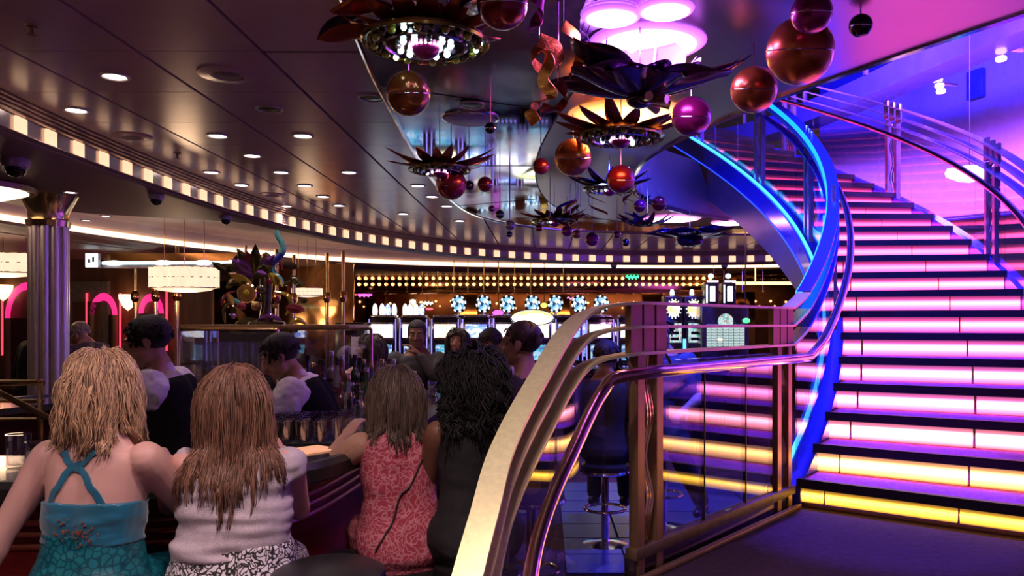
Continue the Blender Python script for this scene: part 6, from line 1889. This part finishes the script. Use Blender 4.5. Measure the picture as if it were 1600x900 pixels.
# --- man in black at the bar end
w = Person('man with short dark hair in black shirt, in profile at the right bar end', (-.07, 4.42, .80), -70, 1.74, 1.0, lean=4, head_yaw=-78, head_pitch=0, arms=((V((-.42, 4.30, 1.05)), V((0, -.8, -.5))), (V((-.45, 4.6, 1.08)), V((.4, .4, -.6)))), sex='m', skin=tan_, lip=lipm, hair=dkbr, fine=.008)
w.body()
w.wear('shirt', blackc, [lambda mb: w.torso(mb, .0, .99, .016)] + [lambda mb, i=i: w.armpart(mb, i, 0, .7, .022) for i in (0, 1)], disp=(.006, 9, 9, 12))
w.wear('trousers', trou, [lambda mb: w.torso(mb, -.22, .10, .018)] + [lambda mb, i=i: w.legpart(mb, i, 0, 1.95, .022) for i in (0, 1)]); w.shoes(shoem)
short_hair(w, dkbr, 6, .024, 260, .055, .0024, 1.03)
# --- guests on the far side of the bar
w = Person('dark-haired woman in black tank top leaning on the far bar', (-1.52, 7.45, .80), 186, 1.62, 1.0, lean=20, head_yaw=240, head_pitch=-8, arms=((V((-1.36, 7.0, BARZ + .04)), V((.6, .5, -.2))), (V((-1.72, 6.98, BARZ + .04)), V((-.7, .5, -.2)))), skin=tan_, lip=lipm, hair=dkbr, fine=.0085)
w.body(); w.wear('tank_top', blackc, [lambda mb: w.torso(mb, -.2, .80, .014)]); w.wear('trousers', trou, [lambda mb: w.torso(mb, -.22, .12, .018)] + [lambda mb, i=i: w.legpart(mb, i, 0, 1.95, .018) for i in (0, 1)])
for x in (-.07, .07):
    b = MB(); b.tube(w.on_skin([w.spine(t)[0] + w.spine(t)[1][0] * x + w.spine(t)[1][1] * .12 for t in (.76, .84, .92, .97, 1.0)], .004) , .008, 6, flat=.4); b.build('strap', blackc, w.root)
w.strand_hair(180, .36, .005, dkbr, wave=.006, off=(.008, .025), seed=31, capr=1.05, child=4, hairline=.0, face_clear=.082)
b = MB(); b.box((-1.69, 7.25, 1.42), (.11, .012, .19), .1, .002); tag(b.build('white_poster', white), 'pale notice card standing behind the woman in black at the far bar', 'card')
b = MB(); b.box((-1.69, 7.27, .66), (.03, .03, 1.32)); tag(b.build('card_stand', K['black']), 'dark stand holding the pale notice card', 'stand')
w = Person('man in dark grey jacket lifting a hand to his mouth behind the far bar', (-1.19, 7.55, .82), 176, 1.72, 1.06, lean=6, head_yaw=176, head_pitch=-6, arms=((V((-1.14, 7.28, 1.345)), V((.7, .3, -.6))), (V((-1.38, 7.10, BARZ + .04)), V((-.7, .3, -.3)))), sex='m', skin=brown, lip=brown, hair=blackh, fine=.0085)
w.body(); jk = mat('dark_grey_jacket', (.045, .04, .042), .85, 0, .2, 40)
w.wear('jacket', jk, [lambda mb: w.torso(mb, -.15, .97, .022)] + [lambda mb, i=i: w.armpart(mb, i, 0, 1.9, .020) for i in (0, 1)], disp=(.007, 9, 9, 12))
w.wear('trousers', trou, [lambda mb, i=i: w.legpart(mb, i, 0, 1.95, .022) for i in (0, 1)])
short_hair(w, blackh, 33, .02, 140, .055, .005)
w = Person('woman with long dark hair in black behind the far bar, facing us', (-.82, 7.6, .80), 172, 1.66, .98, lean=4, head_yaw=186, head_pitch=0, skin=tan_, lip=lipm, hair=dkbr, fine=.0085, arms=((V((-.62, 7.15, .98)), V((.6, .5, -.2))), (V((-.92, 7.1, 1.0)), V((-.7, .5, -.2)))))
w.body(); w.wear('dress', blackc, [lambda mb: w.torso(mb, -.24, .86, .014)] + [lambda mb, i=i: w.armpart(mb, i, 0, 1.8, .014) for i in (0, 1)] + [lambda mb, i=i: w.legpart(mb, i, 0, .95, .02) for i in (0, 1)])
w.strand_hair(180, .42, .005, dkbr, wave=.004, off=(.006, .022), seed=35, capr=1.05, child=4, hairline=.0, face_clear=.080)
w = Person('man in white shirt with bowed dark head at the far end of the bar', (-.26, 7.0, .80), 250, 1.70, 1.05, lean=16, head_yaw=215, head_pitch=-30, arms=((V((-.72, 6.75, 1.0)), V((.3, -.6, -.4))), (V((-.66, 7.2, 1.02)), V((0, .8, -.3)))), sex='m', skin=brown, lip=brown, hair=blackh, fine=.0085)
w.body(); w.wear('shirt', whitec, [lambda mb: w.torso(mb, -.05, .985, .018)] + [lambda mb, i=i: w.armpart(mb, i, 0, 1.9, .020) for i in (0, 1)], disp=(.008, 9, 9, 12))
w.wear('trousers', trou, [lambda mb: w.torso(mb, -.22, .05, .018)] + [lambda mb, i=i: w.legpart(mb, i, 0, 1.95, .022) for i in (0, 1)])
short_hair(w, blackh, 36, .03, 160, .055, .005)
# --- person on a stool behind the glass, lit by the unseen blue washes
w = Person('man in dark clothes on a stool behind the railing glass, lit blue', (.95, 6.35, .86), 205, 1.72, 1.0, lean=5, head_yaw=195, head_pitch=-4, sex='m', skin=tan_, lip=tan_, hair=blackh, fine=.0085, legs=((1.18, 5.98, .30), (.82, 5.98, .30)), arms=((V((1.05, 5.95, 1.0)), V((.7, .3, -.3))), (V((.72, 5.95, .95)), V((-.7, .3, -.3)))))
w.body(); w.wear('shirt', mat('navy_shirt', (.03, .035, .09), .8), [lambda mb: w.torso(mb, -.1, .985, .018)] + [lambda mb, i=i: w.armpart(mb, i, 0, 1.0, .020) for i in (0, 1)], disp=(.007, 9, 9, 12))
w.wear('trousers', trou, [lambda mb: w.torso(mb, -.22, .05, .018)] + [lambda mb, i=i: w.legpart(mb, i, 0, 1.95, .022) for i in (0, 1)]); w.shoes(shoem)
short_hair(w, blackh, 38, .03, 160, .055, .005)
w = Person('person with short dark hair seated in the dark behind the sloping railing bands', (.45, 5.9, .72), 10, 1.60, 1.0, lean=4, head_yaw=20, head_pitch=-4, sex='m', skin=brown, lip=brown, hair=blackh, fine=.0085)
w.body(); w.wear('shirt', blackc, [lambda mb: w.torso(mb, -.05, .985, .018)] + [lambda mb, i=i: w.armpart(mb, i, 0, 1.9, .020) for i in (0, 1)])
w.wear('trousers', trou, [lambda mb: w.torso(mb, -.22, .05, .018)] + [lambda mb, i=i: w.legpart(mb, i, 0, 1.95, .022) for i in (0, 1)]); w.shoes(shoem)
short_hair(w, blackh, 39, .04, 160, .055, .005)
# --- people at the left
gx = print_mat('grey_tweed', (.34, .30, .34), (.10, .08, .10), 40, .1, .3, .9)
w = Person('white-haired person in a grey patterned jacket leaning over a table at left', (-4.98, 8.95, .93), -62, 1.70, 1.1, lean=26, head_yaw=-75, head_pitch=-30, sex='f', skin=rosy, lip=rosy, hair=whiteh, fine=.011, arms=((V((-5.55, 8.95, .97)), V((-.1, -.8, -.3))), (V((-5.35, 9.28, .97)), V((.2, .8, -.3)))), legs='stand')
w.body(); w.wear('jacket', gx, [lambda mb: w.torso(mb, -.15, .97, .022)] + [lambda mb, i=i: w.armpart(mb, i, 0, 1.9, .020) for i in (0, 1)], disp=(.008, 9, 9, 12))
w.wear('trousers', trou, [lambda mb: w.torso(mb, -.22, .0, .018)] + [lambda mb, i=i: w.legpart(mb, i, 0, 1.95, .022) for i in (0, 1)]); w.shoes(shoem)
short_hair(w, whiteh, 41, .07, 160, .05, .006)
w = Person('dark-suited dealer behind the fluted column at the far left', (-5.75, 9.0, .88), 20, 1.74, 1.1, lean=10, head_yaw=30, head_pitch=-6, sex='m', skin=olive, lip=olive, hair=blackh, fine=.011, legs='stand')
w.body(); w.wear('jacket', blackc, [lambda mb: w.torso(mb, -.15, .95, .022)] + [lambda mb, i=i: w.armpart(mb, i, 0, 1.9, .020) for i in (0, 1)])
w.wear('trousers', trou, [lambda mb: w.torso(mb, -.22, .0, .018)] + [lambda mb, i=i: w.legpart(mb, i, 0, 1.95, .022) for i in (0, 1)]); w.shoes(shoem)
p, (r, f, u) = w.spine(1.0)
b = MB(); b.tube([p + r * .07 * math.cos(a) + f * .066 * math.sin(a) + u * .02 for a in [2 * PI * k / 20 for k in range(20)]], .018, 8, closed=True, flat=1.4); b.build('collar', whitec, w.root)
short_hair(w, blackh, 42, .04, 150, .055, .006)
# --- the stools they sit on
for x, y, z, lab in ((-1.46, 2.56, .665, 'bar stool under the woman in the teal dress'), (-1.045, 2.68, .63, 'bar stool under the woman in the white top'), (-.62, 3.44, .60, 'bar stool under the woman in the pink dress'), (-.285, 3.40, .64, 'bar stool under the woman with big black curls'), (-.07, 4.42, .73, 'bar stool under the man in black in profile'), (-1.52, 7.47, .70, 'bar stool under the woman in the black tank top'), (-1.19, 7.57, .72, 'bar stool under the man with the cup'), (-.82, 7.62, .70, 'bar stool under the woman facing us'), (-.26, 7.0, .70, 'bar stool under the man in the white shirt'), (.95, 6.37, .75, 'bar stool under the man lit blue behind the glass')):
    stool(V((x, y, 0)), lab, z)
stool(V((.45, 5.88, 0)), 'bar stool under the person in the dark behind the railing bands', .62)
stool(V((-.70, 2.60, 0)), 'empty black bar stool in front, right of the woman in white', .855)
